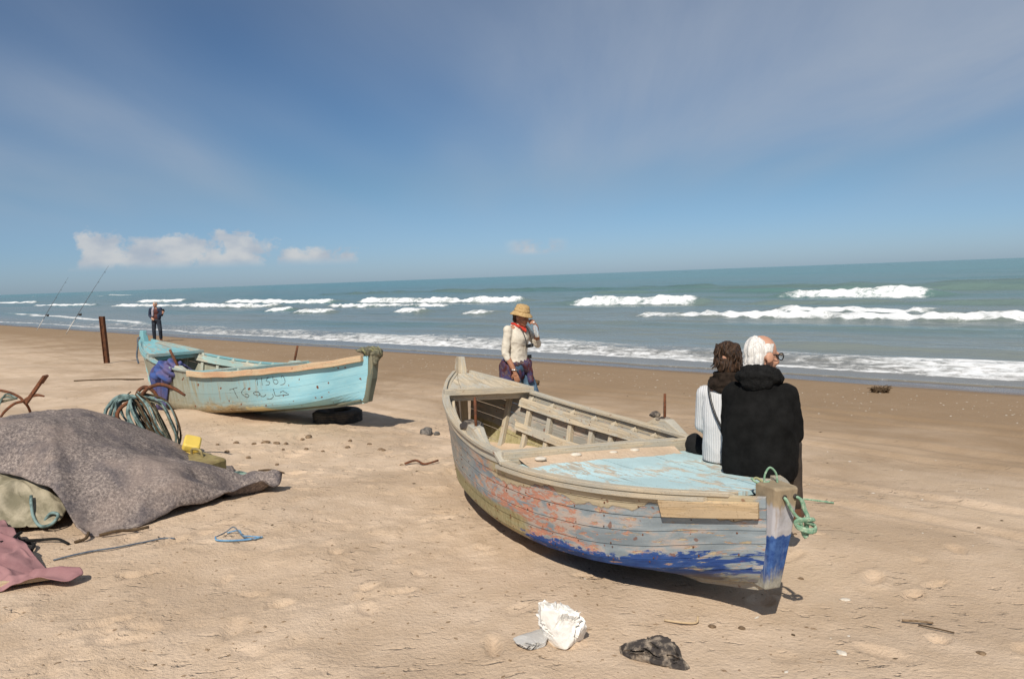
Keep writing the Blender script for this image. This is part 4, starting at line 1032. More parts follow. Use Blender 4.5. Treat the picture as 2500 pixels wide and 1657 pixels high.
# blue rope scrap
g = empty('rope_tangle', (-1.98, 5.46, gz(-1.98, 5.46)), 'small tangle of faded blue rope on bare sand', 'rope')
def gpt(x, y, z): return (x, y, gz(x, y)+z)
tube('rope_strand', [gpt(-2.13, 5.47, .012), gpt(-2.10, 5.41, .01), gpt(-2.02, 5.39, .012), gpt(-1.94, 5.42, .014), gpt(-1.85, 5.44, .012), gpt(-1.80, 5.47, .012)], .0065, M['rope_blue'], g, n=6)
tube('rope_strand', [gpt(-2.12, 5.47, .014), gpt(-2.09, 5.55, .03), gpt(-2.04, 5.58, .045), gpt(-1.98, 5.52, .03), gpt(-1.92, 5.46, .02), gpt(-1.83, 5.42, .012)], .005, M['rope_grey'], g, n=6)
tube('rope_strand', [gpt(-2.08, 5.56, .02), gpt(-2.0, 5.57, .03), gpt(-1.95, 5.50, .02), gpt(-1.88, 5.47, .024), gpt(-1.81, 5.45, .02)], .005, M['rope_blue'], g, n=6)

# grapnel anchors
def grapnel(name, hub, arms, shank, label, mat):
    r = empty(name, (shank[-1][0], shank[-1][1], gz(shank[-1][0], shank[-1][1])), label, 'anchor')
    tube('shank', [hub]+shank, .018, mat, r, n=8)
    for a in arms:
        P_ = [hub]+a; tube('arm', P_, [.02]+[.019]*(len(a)-1)+[.012], mat, r, n=8)
    return r
hub = np.array([-3.78, 7.90, .64])
def rel(*l): return [tuple(hub+np.array(q)) for q in l]
ga = grapnel('grapnel_anchor', tuple(hub), [
    rel((.06, -.02, .05), (.14, -.03, .13), (.26, -.02, .165), (.39, -.01, .12), (.50, -.01, .045)),
    rel((-.05, 0, .03), (-.15, 0, .01), (-.25, .02, -.02), (-.33, .02, -.08)),
    rel((-.06, -.1, -.01), (-.11, -.16, -.08), (-.10, -.18, -.18), (-.06, -.18, -.28)),
    rel((.0, .06, .09), (.05, .10, .13), (.12, .12, .09), (.19, .12, -.02))], rel((.12, .02, -.2), (.28, .06, -.44), (.38, .08, -.66)), 'rusty grapnel anchor with curved arms standing behind the felt heap', M['rust'])
rc = empty('rope_coil', (-3.5, 7.95, gz(-3.5, 7.95)), 'coil of faded teal rope hung on the rusty grapnel', 'rope')
rr_ = random.Random(5)
for i in range(44):
    w = rr_.uniform(-.20, .20); d_ = rr_.uniform(-.08, .05); e = rr_.uniform(-.05, .05); b0 = rr_.uniform(.25, 1.)
    top = hub+np.array([.0+w*.30, d_*.4-.02, .05+rr_.uniform(-.04, .05)])
    end = hub+np.array([.33+e*.8, .0+d_, -.50+rr_.uniform(-.06, .04)]); mid = (top+end)/2+np.array([w*.95-.05*b0, d_-.04, .05+rr_.uniform(-.10, .08)])
    q1 = top*.55+mid*.45+np.array([w*.35, d_*.5, .03]); q2 = mid*.5+end*.5+np.array([w*.25, 0, -.02])
    tube('rope_strand', [top, q1, mid, q2, end], rr_.uniform(.004, .011), [M['rope_teal'], M['net_olive'], M['rope_teal'], M['weed']][i % 4], rc, n=6, sm=5)
for w, z_ in ((.0, 0), (-.05, .02), (.04, -.02)):
    tube('rope_strand', [hub+np.array([.05, -.05, .05]), hub+np.array([-.12, -.08, .05+z_]), hub+np.array([-.20+w, -.08, -.04]), hub+np.array([-.235+w, -.08, -.16]), hub+np.array([-.20+w, -.08, -.24])], .017, M['rope_teal'], rc, n=7)
tube('rope_strand', [hub+np.array([.0, -.10, .03]), hub+np.array([-.02, -.14, -.10]), hub+np.array([.05, -.15, -.25]), hub+np.array([.18, -.1, -.40]), hub+np.array([.33, -.05, -.52]), hub+np.array([.46, -.05, -.60])], .02, M['rope_teal'], rc, n=7)
hub2 = np.array([-6.95, 11.2, .24])
def rel2(*l): return [tuple(hub2+np.array(q)) for q in l]
gb = grapnel('grapnel_anchor', tuple(hub2), [
    rel2((-.05, 0, .06), (-.18, 0, .13), (-.35, 0, .17), (-.55, 0, .18)), rel2((.08, 0, .05), (.2, 0, .08), (.3, 0, .06)),
    rel2((-.08, -.08, -.02), (-.2, -.12, -.12), (-.28, -.14, -.24))], rel2((.0, .1, -.1), (-.02, .2, -.26)), 'rusty grapnel anchor at the left edge behind the felt heap', M['rust'])
multi('fluke', [box_v(hub2+np.array([.15, 0, .12]), (.62, 0, .78), (0, 1, 0), (-.78, 0, .62), .19, .03, .022, (.9, .6)), box_v(hub2+np.array([.31, -.01, .30]), (.62, 0, .78), (0, 1, 0), (-.78, 0, .62), .07, .06, .014)], M['rust'], gb)
r2 = empty('rope_tangle', (-7.2, 11.1, gz(-7.2, 11.1)), 'loose grey-green rope loops on the grapnel at the left edge', 'rope')
for i in range(6):
    w = rr_.uniform(-.08, .08)
    tube('rope_strand', [hub2+np.array([-.05, -.05, .05]), hub2+np.array([-.25+w, -.1, .05+w]), hub2+np.array([-.36+w, -.12, -.1]), hub2+np.array([-.33+w, -.1, -.24])], .011, M['rope_teal'] if i % 2 else M['net_olive'], r2, n=6, sm=5)

# plastic jerrycans behind the heap
def jerrycan(name, c, ax, az, size, mat, label, ribs):
    ax = np.array(ax, float); ax /= np.linalg.norm(ax); az = np.array(az, float); az -= ax*np.dot(ax, az); az /= np.linalg.norm(az); ay = np.cross(az, ax)
    r = empty(name, c, label, 'jerrycan'); hx, hy, hz = size; c = np.array(c)
    prof = [(-1, .80), (-.93, .97), (-.8, 1)]
    for i in range(ribs): x_ = -.62+i*.26; prof += [(x_, 1), (x_+.05, .93), (x_+.10, .93), (x_+.15, 1)]
    prof += [(.62, 1), (.85, .9), (1, .62)]
    V = []; n = 20
    for x_, k_ in prof:
        for j in range(n):
            a = 2*math.pi*j/n; cs_, sn = math.cos(a), math.sin(a); e = .32
            V.append(c+ax*hx*x_+ay*hy*k_*math.copysign(abs(cs_)**e, cs_)+az*hz*k_*math.copysign(abs(sn)**e, sn))
    F = [(i*n+j, i*n+(j+1) % n, (i+1)*n+(j+1) % n, (i+1)*n+j) for i in range(len(prof)-1) for j in range(n)]+[tuple(reversed(range(n))), tuple((len(prof)-1)*n+j for j in range(n))]
    o = mesh('body', V, F, mat, r); bevel_obj(o, .006)
    sp_ = tube('spout', [c+ax*hx*.98+az*hz*.1, c+ax*(hx+.04)+az*hz*.1], .028, mat, r, n=12, sm=0); tube('cap', [c+ax*(hx+.035)+az*hz*.1, c+ax*(hx+.065)+az*hz*.1], .034, M['olive_plastic'], sp_, n=12, sm=0)
    tube('handle', [c+ax*hx*.75+az*hz*.85, c+ax*hx*.7+az*(hz+.045), c+ax*hx*.15+az*(hz+.055), c-ax*hx*.05+az*hz*.95], .012, mat, r, n=8)
    return r
jerrycan('jerrycan', (-3.14, 7.55, .165), (-.35, .25, -.75), (-.7, -.35, .45), (.16, .10, .08), M['yellow'], 'bright yellow ribbed plastic jerrycan behind the felt heap', 3)
jerrycan('jerrycan', (-2.93, 7.32, .085), (-.93, .50, .14), (.1, -.1, 1), (.19, .13, .10), M['olive_plastic'], 'dull olive jerrycan lying right of the yellow one', 0)
g = empty('rope_scrap', (-2.55, 7.25, gz(-2.55, 7.25)), 'pale teal rope strands beside the olive jerrycan', 'rope')
for i in range(5): tube('rope_strand', [gpt(-2.72, 7.22+.03*i, .03), gpt(-2.6, 7.24+.035*i, .05+.01*(i % 2)), gpt(-2.48, 7.26+.03*i, .03), gpt(-2.38, 7.30+.012*i, .012)], .009, M['rope_teal'] if i % 2 else M['rope_green'], g, n=6)

# tyre under the turquoise boat
def tyre(c, R, w, tilt, label):
    r = empty('tyre', c, label, 'tyre'); prof = []
    for a in np.linspace(0, 2*math.pi, 26, endpoint=False):
        cs_, sn = math.cos(a), math.sin(a); e = .62
        prof.append((R-.085+.085*math.copysign(abs(cs_)**e, cs_), w*math.copysign(abs(sn)**e, sn)))
    n = 56; V = []; rot = np.array(Matrix.Rotation(tilt, 3, 'X'))
    for i in range(n):
        a = 2*math.pi*i/n
        for rr, zz in prof: V.append(rot @ np.array([rr*math.cos(a), rr*math.sin(a), zz])+np.array(c)+np.array([0, 0, w]))
    cr_ = mesh('carcass', V, grid_faces(n, len(prof), True, True), M['rubber'], r, smooth=True)
    for zz in (-.6, -.3, 0, .3, .6):
        pts = [rot @ np.array([(R+.002)*math.cos(a), (R+.002)*math.sin(a), w*zz])+np.array(c)+np.array([0, 0, w]) for a in np.linspace(0, 2*math.pi, 57)]
        V, F = tube_v(pts, .009, 5, False); mesh('tread_rib', V, F, M['rubber'], cr_)
    return r
tyre((-2.52, 11.22, gz(-2.52, 11.2)-.03), .34, .10, .0, 'old car tyre on the sand propping up the turquoise boat')
# net bundle on the turquoise boat's post
c0 = BB.P(0, 0, BB.sheer(0)+.05)
nb = blob('net_bundle', [E(c0+np.array([-.03, 0, .02]), (.13, .11, .05)), E(c0+np.array([.05, -.02, -.02]), (.085, .10, .08)), Cp(c0+np.array([.05, -.05, -.05]), c0+np.array([.04, -.06, -.14]), .06, .03), Cp(c0+np.array([-.05, -.05, 0]), c0+np.array([-.2, -.0, .03]), .05, .02)], M['net_olive'], None, .012, 2, lambda co, nr: .022*n3(co, 30, 3)+.012*n3(co, 70, 4))
recentre(nb); tag(nb, 'bundle of olive netting tied over the end post of the turquoise boat', 'fishing net')
g = empty('twine', tuple(c0), 'pale straw twine sticking out of the olive net bundle', 'twine')
for i in range(9):
    a = rr_.uniform(-.16, .14); tube('strand', [c0+np.array([a, -.08, .03]), c0+np.array([a+.03, -.11, .05+rr_.uniform(-.02, .03)]), c0+np.array([a+.07, -.1, .0+rr_.uniform(-.05, .03)])], .004, M['rope_straw'], g, n=5, sm=4)

# blue cloth over the turquoise boat's side
def cloth_strip(name, path, widths, mat, label, cat, amp=.02, nw=18, seed=1):
    P_ = smooth_path(path, 10); n = len(P_); V = []
    W_ = np.interp(np.linspace(0, 1, n), np.linspace(0, 1, len(widths)), widths)
    for i in range(n):
        for j in range(nw):
            a = j/(nw-1)*2-1
            f = amp*(math.sin(a*9+i*.12+seed)+.6*math.sin(a*17+i*.2))
            V.append(P_[i]+BB.A*(W_[i]*a)+np.array([0, -1, .25])*(f+.012)-np.array([0, 0, 1])*abs(a)**3*.05)
    o = mesh(name, V, grid_faces(n, nw), mat, smooth=True); recentre(o)
    s_ = o.modifiers.new('Solidify', 'SOLIDIFY'); s_.thickness = .012
    return tag(o, label, cat)
uu = .735
def sd_(u, q, off): return BB.S(u, q, -1, off)
cloth_strip('draped_cloth', [BB.P(.66, -BB.half(.66)+.30, BB.top(.66)-.05), BB.P(.68, -BB.half(.68)+.12, BB.top(.68)+.07), BB.P(.70, -BB.half(.70)-.01, BB.top(.70)+.06), sd_(.72, .88, .06), sd_(.735, .66, .05), sd_(.75, .42, .05), sd_(.76, .22, .06), sd_(.765, .05, .07)],
            [.10, .22, .27, .26, .20, .13, .12, .14], M['cloth_blue'], 'blue and purple cloth draped over the side of the turquoise boat', 'cloth', amp=.022)
cl2 = blob('bunched_cloth', [Cp(BB.P(.70, -BB.half(.70)-.05, BB.top(.70)+.03), BB.P(.645, -BB.half(.645)+.06, BB.top(.645)+.06), .07, .06), Cp(BB.P(.70, -BB.half(.70)-.07, BB.top(.70)-.02), BB.P(.735, -BB.half(.735)-.06, BB.top(.735)-.14), .075, .06), E(BB.P(.68, -BB.half(.68)-.05, BB.top(.68)-.10), (.13, .07, .10))], M['cloth_blue'], None, .014, 3, lambda co, nr: .035*np.sin((co[:, 0]*1.2+co[:, 2]*1.6)*26)+.03*n3(co, 9, 8))
recentre(cl2); tag(cl2, 'bunched purple cloth lump on the rim of the turquoise boat', 'cloth')
tube('rope_strand', [BB.P(1, .05, BB.top(1)+.06), BB.P(1.01, -.07, BB.top(1)+.05), BB.P(1.012, -.075, BB.top(1)-.06), BB.P(1.02, -.08, BB.top(1)-.25), BB.P(1.015, -.07, BB.top(1)-.38)], .014, M['rope_grey'], rB, n=6)
# dark rags on the near boat
rag = blob('rag', [E(BA.P(.545, -BA.half(.545)+.055, BA.top(.545)+.05), (.09, .07, .04)), E(BA.P(.52, -BA.half(.52)+.06, BA.top(.52)+.04), (.06, .06, .035))], M['dark_rag'], None, .01, 2, lambda co, nr: .03*n3(co, 22, 3))
recentre(rag); tag(rag, 'dark rag lying on the left rim of the grey boat', 'rag')
rag = blob('rag', [E(BA.P(.50, BA.half(.50)+.045, BA.top(.50)+.10), (.05, .04, .025)), E(BA.P(.475, BA.half(.475)+.04, BA.top(.475)+.085), (.06, .05, .018))], M['dark_rag'], None, .009, 2, lambda co, nr: .02*n3(co, 22, 5))
recentre(rag); tag(rag, 'dark rag around the foot of the right thole pin', 'rag')

# rust post on the beach, I-section
pr = empty('rust_post', (-11.62, 22.68, gz(-11.62, 22.68)), 'rusty brown iron post standing alone in the sand', 'post')
pc = np.array([-11.62, 22.68, gz(-11.62, 22.68)+.64]); pz = np.array([-.035, 0, 1.]); pz /= np.linalg.norm(pz); px_ = np.array([1, -.25, 0]); px_ /= np.linalg.norm(px_); py_ = np.cross(pz, px_)
multi('flange', [box_v(pc-px_*.06, px_, py_, pz, .010, .045, .70), ], M['rust_post'], pr); multi('flange', [box_v(pc+px_*.06, px_, py_, pz, .010, .045, .70)], M['rust_post'], pr); multi('web', [box_v(pc, px_, py_, pz, .050, .010, .699)], M['rust_post'], pr)
# fishing rods
def rod(base, tip, bend, label):
    b = np.array(base, float); t_ = np.array(tip, float); r = empty('fishing_rod', base, label, 'fishing rod'); d = t_-b
    pts = [b+d*q+np.array([bend*(q**2.2)*.0, 0, -bend*q**2.5]) for q in np.linspace(.12, 1, 8)]
    tube('blank', pts, [.020, .018, .016, .014, .011, .009, .007, .006], M['rod_grey'], r, n=6, sm=2)
    tube('spike', [b-d*.01, b+d*.20], .022, M['rod_white'], r, n=6, sm=0)
    q = b+d*.27; o = blob('reel', [E(q+np.array([.16, -.03, .0]), (.09, .06, .07)), Cp(q, q+np.array([.14, 0, 0]), .03)], M['iron_dark'], r, .02, 1)
    tube('reel_handle', [q+np.array([.2, -.05, .02]), q+np.array([.27, -.08, .08])], .014, M['iron_dark'], o, n=5, sm=0)
    for f in (.45, .6, .75, .9): p_ = b+d*f+np.array([.03, 0, -bend*f**2.5]); tube('guide', [p_+np.array([.03*math.cos(a), 0, .03*math.sin(a)]) for a in np.linspace(0, 6.28, 9)], .006, M['iron_dark'], r, n=4, sm=0)
    return r
rod((-24.3, 43.4, gz(-24.3, 43.4)), (-22.3, 44.6, 3.25), .1, 'longer fishing rod propped upright in the sand beside the post')
rod((-29.5, 49.5, gz(-29.5, 49.5)), (-27.9, 50.6, 2.8), .1, 'fishing rod nearest the left edge of the beach')

# bags and rags on the sand
ICO5 = _ico(5)
def crumple(name, c, rad, mat, label, cat, seed, rot=0., planes=34, dents=9, dd=.45, dmin=.6):
    """sheet material squeezed into a ball: big flat facets, sharp creases, deep folds"""
    q = np.random.default_rng(seed); v = ICO5[0].copy()
    n = q.normal(size=(planes, 3)); n /= np.linalg.norm(n, axis=1)[:, None]; d = q.uniform(dmin, 1., planes)
    dots = v @ n.T; r = np.min(np.where(dots > .12, d/np.maximum(dots, .12), 9.), axis=1); r = np.clip(r, 0, 1.25)
    for _ in range(dents):
        a = q.normal(size=3); a[2] = abs(a[2])*.8+.1; a /= np.linalg.norm(a); b = q.normal(size=3); b -= a*np.dot(a, b); b /= np.linalg.norm(b); t = np.cross(a, b)
        x, y = v @ b, v @ t; L_ = q.uniform(.25, .6); w = q.uniform(.03, .085); m_ = (v @ a) > 0
        r -= np.where(m_, dd*q.uniform(.5, 1.)*np.exp(-(x/L_)**4)*np.clip(1-np.abs(y+.15*np.sin(x*5))/w, 0, 1)**.7, 0)
        r += np.where(m_, .10*np.exp(-(x/L_)**4)*np.clip(1-np.abs(np.abs(y+.15*np.sin(x*5))-w*1.3)/(w*.8), 0, 1), 0)
    r += .05*(.5-np.abs(n3(v, 3.5, seed))*2.2)+.012*n3(v, 12, seed+1)
    P_ = v*r[:, None]*np.array(rad); P_[:, 2] = np.maximum(P_[:, 2], -rad[2]*.55); rz = np.array(Matrix.Rotation(rot, 3, 'Z'))
    o = mesh(name, P_ @ rz.T, ICO5[1], mat); o.location = (c[0], c[1], gz(c[0], c[1])+rad[2]*.45); return tag(o, label, cat)
crumple('plastic_bag', (.19, 3.80), (.125, .105, .135), M['white_bag'], 'crumpled white plastic bag on the sand in the foreground', 'plastic bag', 12, dents=13, planes=24, dmin=.70, dd=.42)
crumple('plastic_film', (.05, 3.74), (.085, .11, .03), M['clear_bag'], 'thin grey plastic film half buried beside the white bag', 'plastic film', 4)
crumple('rag', (.60, 3.58), (.155, .105, .075), M['dark_rag'], 'crumpled sandy black cloth lying in the foreground', 'rag', 8, rot=-.45, dents=14, dd=.55)
crumple('rag', (.69, 3.50), (.07, .045, .035), M['dark_rag'], 'small black cloth corner beside the crumpled black cloth', 'rag', 6, rot=-.8)

# clods, stones, shells, sticks
def lump(c, r, mat, seed, squash=.6):
    q = random.Random(seed); v, f = ICO2; v = v.copy(); v *= (1+.55*n3(v, 1.6, seed))[:, None]; v *= np.array([r*q.uniform(.8, 1.5), r*q.uniform(.7, 1.1), r*squash])
    a = q.uniform(0, 6.28); rz = np.array(Matrix.Rotation(a, 3, 'Z')); o = mesh('clod', v @ rz.T, f, mat, smooth=False)
    o.location = (c[0], c[1], gz(c[0], c[1])+r*squash*.35); return o
o = lump((-1.17, 10.32), .085, M['dark_stone'], 3, .9); o.name = 'stone'; tag(o, 'dark grey stone on the sand between the two boats', 'stone')
o = lump((-1.03, 10.30), .045, M['dark_stone'], 4, .8); o.name = 'stone'; tag(o, 'small stone touching the dark grey stone', 'stone')
CL = [(-2.55, 9.72, .055), (-2.60, 9.60, .035), (-2.95, 9.30, .045), (-2.82, 9.28, .04), (-3.08, 9.26, .035), (-3.3, 9.3, .04), (-2.72, 9.32, .035), (-3.65, 8.85, .035), (-3.52, 8.62, .05), (-3.75, 8.5, .04), (-3.95, 8.65, .035), (-4.15, 8.6, .045), (-3.2, 8.7, .04), (-2.9, 8.5, .035), (-2.4, 9.0, .035), (-2.2, 8.95, .03), (-1.95, 9.1, .04), (-1.55, 9.0, .05), (-1.5, 8.9, .03), (-2.0, 9.5, .035), (-1.75, 9.4, .03), (-3.45, 9.1, .03), (-2.65, 8.95, .03), (-1.2, 8.2, .03), (-2.5, 8.2, .03)]
for i, (x, y, r) in enumerate(CL): tag(lump((x, y), r*.8, M['stone'], 20+i), 'small brown clod on the open sand in front of the turquoise boat', 'clod', 'brown clods in front of the turquoise boat')
def stick(pts, rad, label, mat=None):
    P_ = [(x, y, gz(x, y)+z) for x, y, z in pts]; V, F = tube_v(smooth_path(P_, 4) if len(P_) > 2 else P_, rad, 6); o = mesh('stick', V, F, mat or M['weed'], smooth=True); recentre(o); return tag(o, label, 'stick')
stick([(-1.16, 8.15, .02), (-1.05, 8.2, .04), (-.95, 8.12, .015), (-.82, 8.22, .03)], .012, 'crooked reddish twig on the sand between the boats', M['rust'])
stick([(2.04, 3.97, .012), (2.10, 3.92, .014), (2.17, 3.87, .01)], .004, 'thin straight twig on the damp sand at lower right')
stick([(1.98, 4.02, .015), (2.06, 4.0, .02), (2.13, 4.0, .012)], .006, 'short knobby twig across the thin one at lower right', M['stone'])
stick([(.74, 4.02, .01), (.82, 3.99, .016), (.90, 4.0, .012), (.92, 4.04, .03)], .006, 'curled twig on the sand under the grey boat bow', M['wood_tan'])
stick([(.15, 15.67, .05), (.35, 15.75, .06), (.5, 15.7, .05)], .05, 'dark driftwood piece on the sand behind the walking woman')
stick([(-9.6, 17.3, .01), (-9.0, 17.6, .012), (-8.3, 17.8, .01)], .016, 'long dark strip standing in for a shadow line on the sand at the left edge')  # thin dark strip laid where only a line of shadow falls
stick([(1.98, 6.6, .012), (2.3, 6.62, .012), (2.65, 6.55, .012)], .008, 'thin green cord lying on the sand right of the boat', M['rope_green'])
stick([(-2.55, 7.75, .012), (-2.42, 7.74, .02), (-2.28, 7.68, .012)], .010, 'short dark twig beside the olive jerrycan')
bc = (6.53, 14.06); g0 = gz(*bc); parts = []
q = random.Random(9)
for i in range(70):
    a = q.uniform(0, 6.28); l = q.uniform(.05, .15); s0 = np.array([bc[0]+q.uniform(-.12, .12), bc[1]+q.uniform(-.08, .08), g0]); e = s0+np.array([math.cos(a)*l, math.sin(a)*l*.6, q.uniform(.03, .12)])
    parts.append(tube_v([s0, (s0+e)/2+np.array([0, 0, .04]), e], [.014, .011, .005], 5))
o = multi('seaweed_clump', parts, M['weed']); recentre(o); tag(o, 'brown seaweed clump on the damp sand at right', 'seaweed')
# loose shells, grit and crumbs: too many to count
def scatter(name, n, region, size, mat, seed, label):
    q = np.random.default_rng(seed); V = []; F = []; oc = np.array([(1, 0, 0), (0, 1, 0), (-1, 0, 0), (0, -1, 0), (0, 0, .7), (0, 0, -.5)]); of = [(0, 1, 4), (1, 2, 4), (2, 3, 4), (3, 0, 4), (1, 0, 5), (2, 1, 5), (3, 2, 5), (0, 3, 5)]
    P_ = region(q, n); zz = gzv(P_[:, 0], P_[:, 1])
    for (x, y), z0 in zip(P_, zz):
        r = size*(.5+q.random()**2*1.4); a = q.random()*6.28; m_ = np.array([[math.cos(a), -math.sin(a), 0], [math.sin(a), math.cos(a), 0], [0, 0, 1]])
        v = (oc*(1+.3*(q.random((6, 3))-.5)))*np.array([r*(.8+q.random()), r*(.5+q.random()*.6), r*.45]); o_ = len(V); V += list(v @ m_.T+np.array([x, y, z0+r*.12])); F += [tuple(i+o_ for i in f) for f in of]
    o = mesh(name, V, F, mat); return tag(o, label, kind='stuff')
def reg_box(x0, x1, y0, y1): return lambda q, n: np.stack([q.uniform(x0, x1, n), q.uniform(y0, y1, n)], 1)
def reg_st(s0, s1, t0, t1):
    def f(q, n):
        s = q.normal((s0+s1)/2, (s1-s0)/3, n); t = t0+(t1-t0)*q.random(n)**1.7; return np.stack([(s+24.5/math.sqrt(2)-t)/math.sqrt(2), (s+24.5/math.sqrt(2)+t)/math.sqrt(2)], 1)
    return f
scatter('shell_line', 1300, reg_st(-5.2, -2.6, -2, 48), .011, M['shell'], 1, 'line of pale shell grit along the tide mark')
scatter('shell_scatter', 90, reg_box(.2, 5, 2.9, 9), .009, M['shell'], 2, 'scattered tiny shells on the right hand sand')
scatter('crumb_scatter', 3600, lambda q, n: np.stack([-5.5+7.*q.random(n)**1.25, 2.9+8*q.random(n)**1.7], 1), .0065, M['crumb'], 3, 'scattered brown crumbs on the dry sand')
scatter('weed_scatter', 120, reg_box(-5, 5, 3, 16), .011, M['weed'], 5, 'scattered dark weed bits on the sand')
for i, (x, y, r) in enumerate(((.98, 3.98, .028), (1.12, 3.95, .026), (1.82, 4.35, .03), (1.70, 4.7, .022), (2.16, 3.62, .025), (1.5, 3.62, .03), (1.95, 5.5, .022))):
    o = lump((x, y), r*.75, M['shell'] if i % 3 == 2 else M['stone'], 60+i, .35); o.name = 'pebble'; tag(o, ['brown pebble left of the pair under the bow', 'brown pebble right of the pair under the bow', 'pale shell halfway out from the bow', 'brown pebble closest to the bow on its right', 'brown pebble below the crossed twigs', 'pale shell at the bottom right of the black cloth', 'brown pebble furthest behind the bow'][i], 'pebble', 'pebbles around the bow')
for sl_, u_, a_, r_s in (('second from left', .360, -.35, .03), ('second from right', .357, .05, .022), ('furthest right', .36, .3, .026), ('furthest left', .352, -.75, .03)):
    p = BA.P(u_, a_*(BA.half(u_)-.05), BA.sheer(u_)+.035); v, f = ICO2; o = mesh('shell', v*np.array([r_s*1.4, r_s*.9, r_s*.5]), f, M['shell'], smooth=True); o.location = p; tag(o, 'white shell in the sand drift on the blue deck, '+sl_, 'shell', 'shells on the blue deck')

# ------------------------------------------------------------------ people
class Pose:
    """local frame: x to the person's right, y forward, z up; facing psi clockwise from +Y"""
    def __init__(s, base, psi, k=1.): s.b = np.array(base, float); c, n = math.cos(psi), math.sin(psi); s.M = k*np.array([[c, n, 0], [-n, c, 0], [0, 0, 1.]])
    def p(s, *q): return s.M @ np.array(q, float)+s.b
    def pr(s, prims): return [(np.asarray(v) @ s.M.T+s.b, f) for v, f in prims]
class Sub(Pose):
    """frame of a head: placed in a parent frame, turned and tilted"""
    def __init__(s, parent, at, yaw=0, tilt=0, roll=0):
        s.b = parent.p(*at); R3 = Matrix.Rotation(-yaw, 3, 'Z') @ Matrix.Rotation(-tilt, 3, 'X') @ Matrix.Rotation(roll, 3, 'Y'); s.M = parent.M @ np.array(R3)
def head_prims(k=1.):
    P_ = [E((0, -.012, .025), (.076, .096, .092)), E((0, .022, -.035), (.060, .072, .075)), E((0, .040, -.080), (.042, .045, .036)), E((0, .066, -.098), (.024, .022, .018)),
          Cp((0, .090, .005), (0, .112, -.034), .011, .014), E((-.014, .098, -.038), .010), E((.014, .098, -.038), .010), E((0, .078, .018), (.052, .018, .012)),
          E((.034, .070, -.035), (.022, .020, .022)), E((-.034, .070, -.035), (.022, .020, .022)), E((0, .088, -.064), (.022, .012, .006)), E((0, .087, -.074), (.020, .012, .006)),
          E((.082, -.004, -.010), (.013, .026, .034)), E((-.082, -.004, -.010), (.013, .026, .034)), E((.080, -.010, -.034), (.008, .013, .013)), E((-.080, -.010, -.034), (.008, .013, .013))]
    return [(v*k, f) for v, f in P_]
def face_parts(H, root, k=1., eyes=True):
    if eyes:
        for sx in (-1, 1):
            blob_e = E((sx*.030*k, .083*k, .002*k), (.013*k, .008*k, .007*k)); v, f = H.pr([blob_e])[0]; mesh('eye', v, f, M['iron_dark'], root, smooth=True)
        v, f = H.pr([E((0, .0975*k, -.069*k), (.020*k, .004*k, .0025*k))])[0]; mesh('mouth', v, f, M['maroon'], root, smooth=True)
def hand(w, d, up, side, curl=.4, k=1.):
    """palm and five fingers from wrist w along d; up is the back-of-hand direction"""
    w = np.array(w, float); d = np.array(d, float); d /= np.linalg.norm(d); up = np.array(up, float); up -= d*np.dot(up, d); up /= np.linalg.norm(up); sx = np.cross(d, up)*side
    P_ = [Cp(w, w+d*.035*k, .022*k, .026*k)]
    for i, (o_, l) in enumerate(((-.030, .060), (-.010, .072), (.010, .076), (.030, .068))):
        b = w+d*.080*k+sx*o_*k; P_.append(Cp(w+d*.03*k+sx*o_*.6*k, b, .013*k, .0105*k)); c = curl*(1.15-.1*i)
        j1 = b+(d*math.cos(c)-up*math.sin(c))*l*.5*k; j2 = j1+(d*math.cos(2*c)-up*math.sin(2*c))*l*.32*k; j3 = j2+(d*math.cos(2.8*c)-up*math.sin(2.8*c))*l*.24*k
        P_ += chain([b, j1, j2, j3], [.0098*k, .0088*k, .0080*k, .0068*k])
    t0 = w+d*.025*k+sx*.022*k; t1 = t0+(d*.6+sx*.75-up*.25)*.045*k; t2 = t1+(d*.9+sx*.25-up*.35)*.034*k; P_ += chain([t0, t1, t2], [.014*k, .011*k, .0085*k])
    return P_

def loft(rings, n=32):
    """closed body of elliptical sections: (z, centre y, half width, half depth)"""
    z, cy, rx, ry = np.array(rings, float).T; t = np.linspace(0, len(z)-1, (len(z)-1)*5+1); kk = np.arange(len(z)); z, cy, rx, ry = [spline(t, kk, q) for q in (z, cy, rx, ry)]
    V = [(a*math.copysign(abs(math.cos(w))**.85, math.cos(w)), c+b*math.copysign(abs(math.sin(w))**.85, math.sin(w)), q) for q, c, a, b in zip(z, cy, rx, ry) for w in np.linspace(0, 2*math.pi, n, endpoint=False)]
    m_ = len(z); F = [(i*n+j, i*n+(j+1) % n, (i+1)*n+(j+1) % n, (i+1)*n+j) for i in range(m_-1) for j in range(n)]+[tuple(reversed(range(n))), tuple((m_-1)*n+j for j in range(n))]
    return np.array(V), F
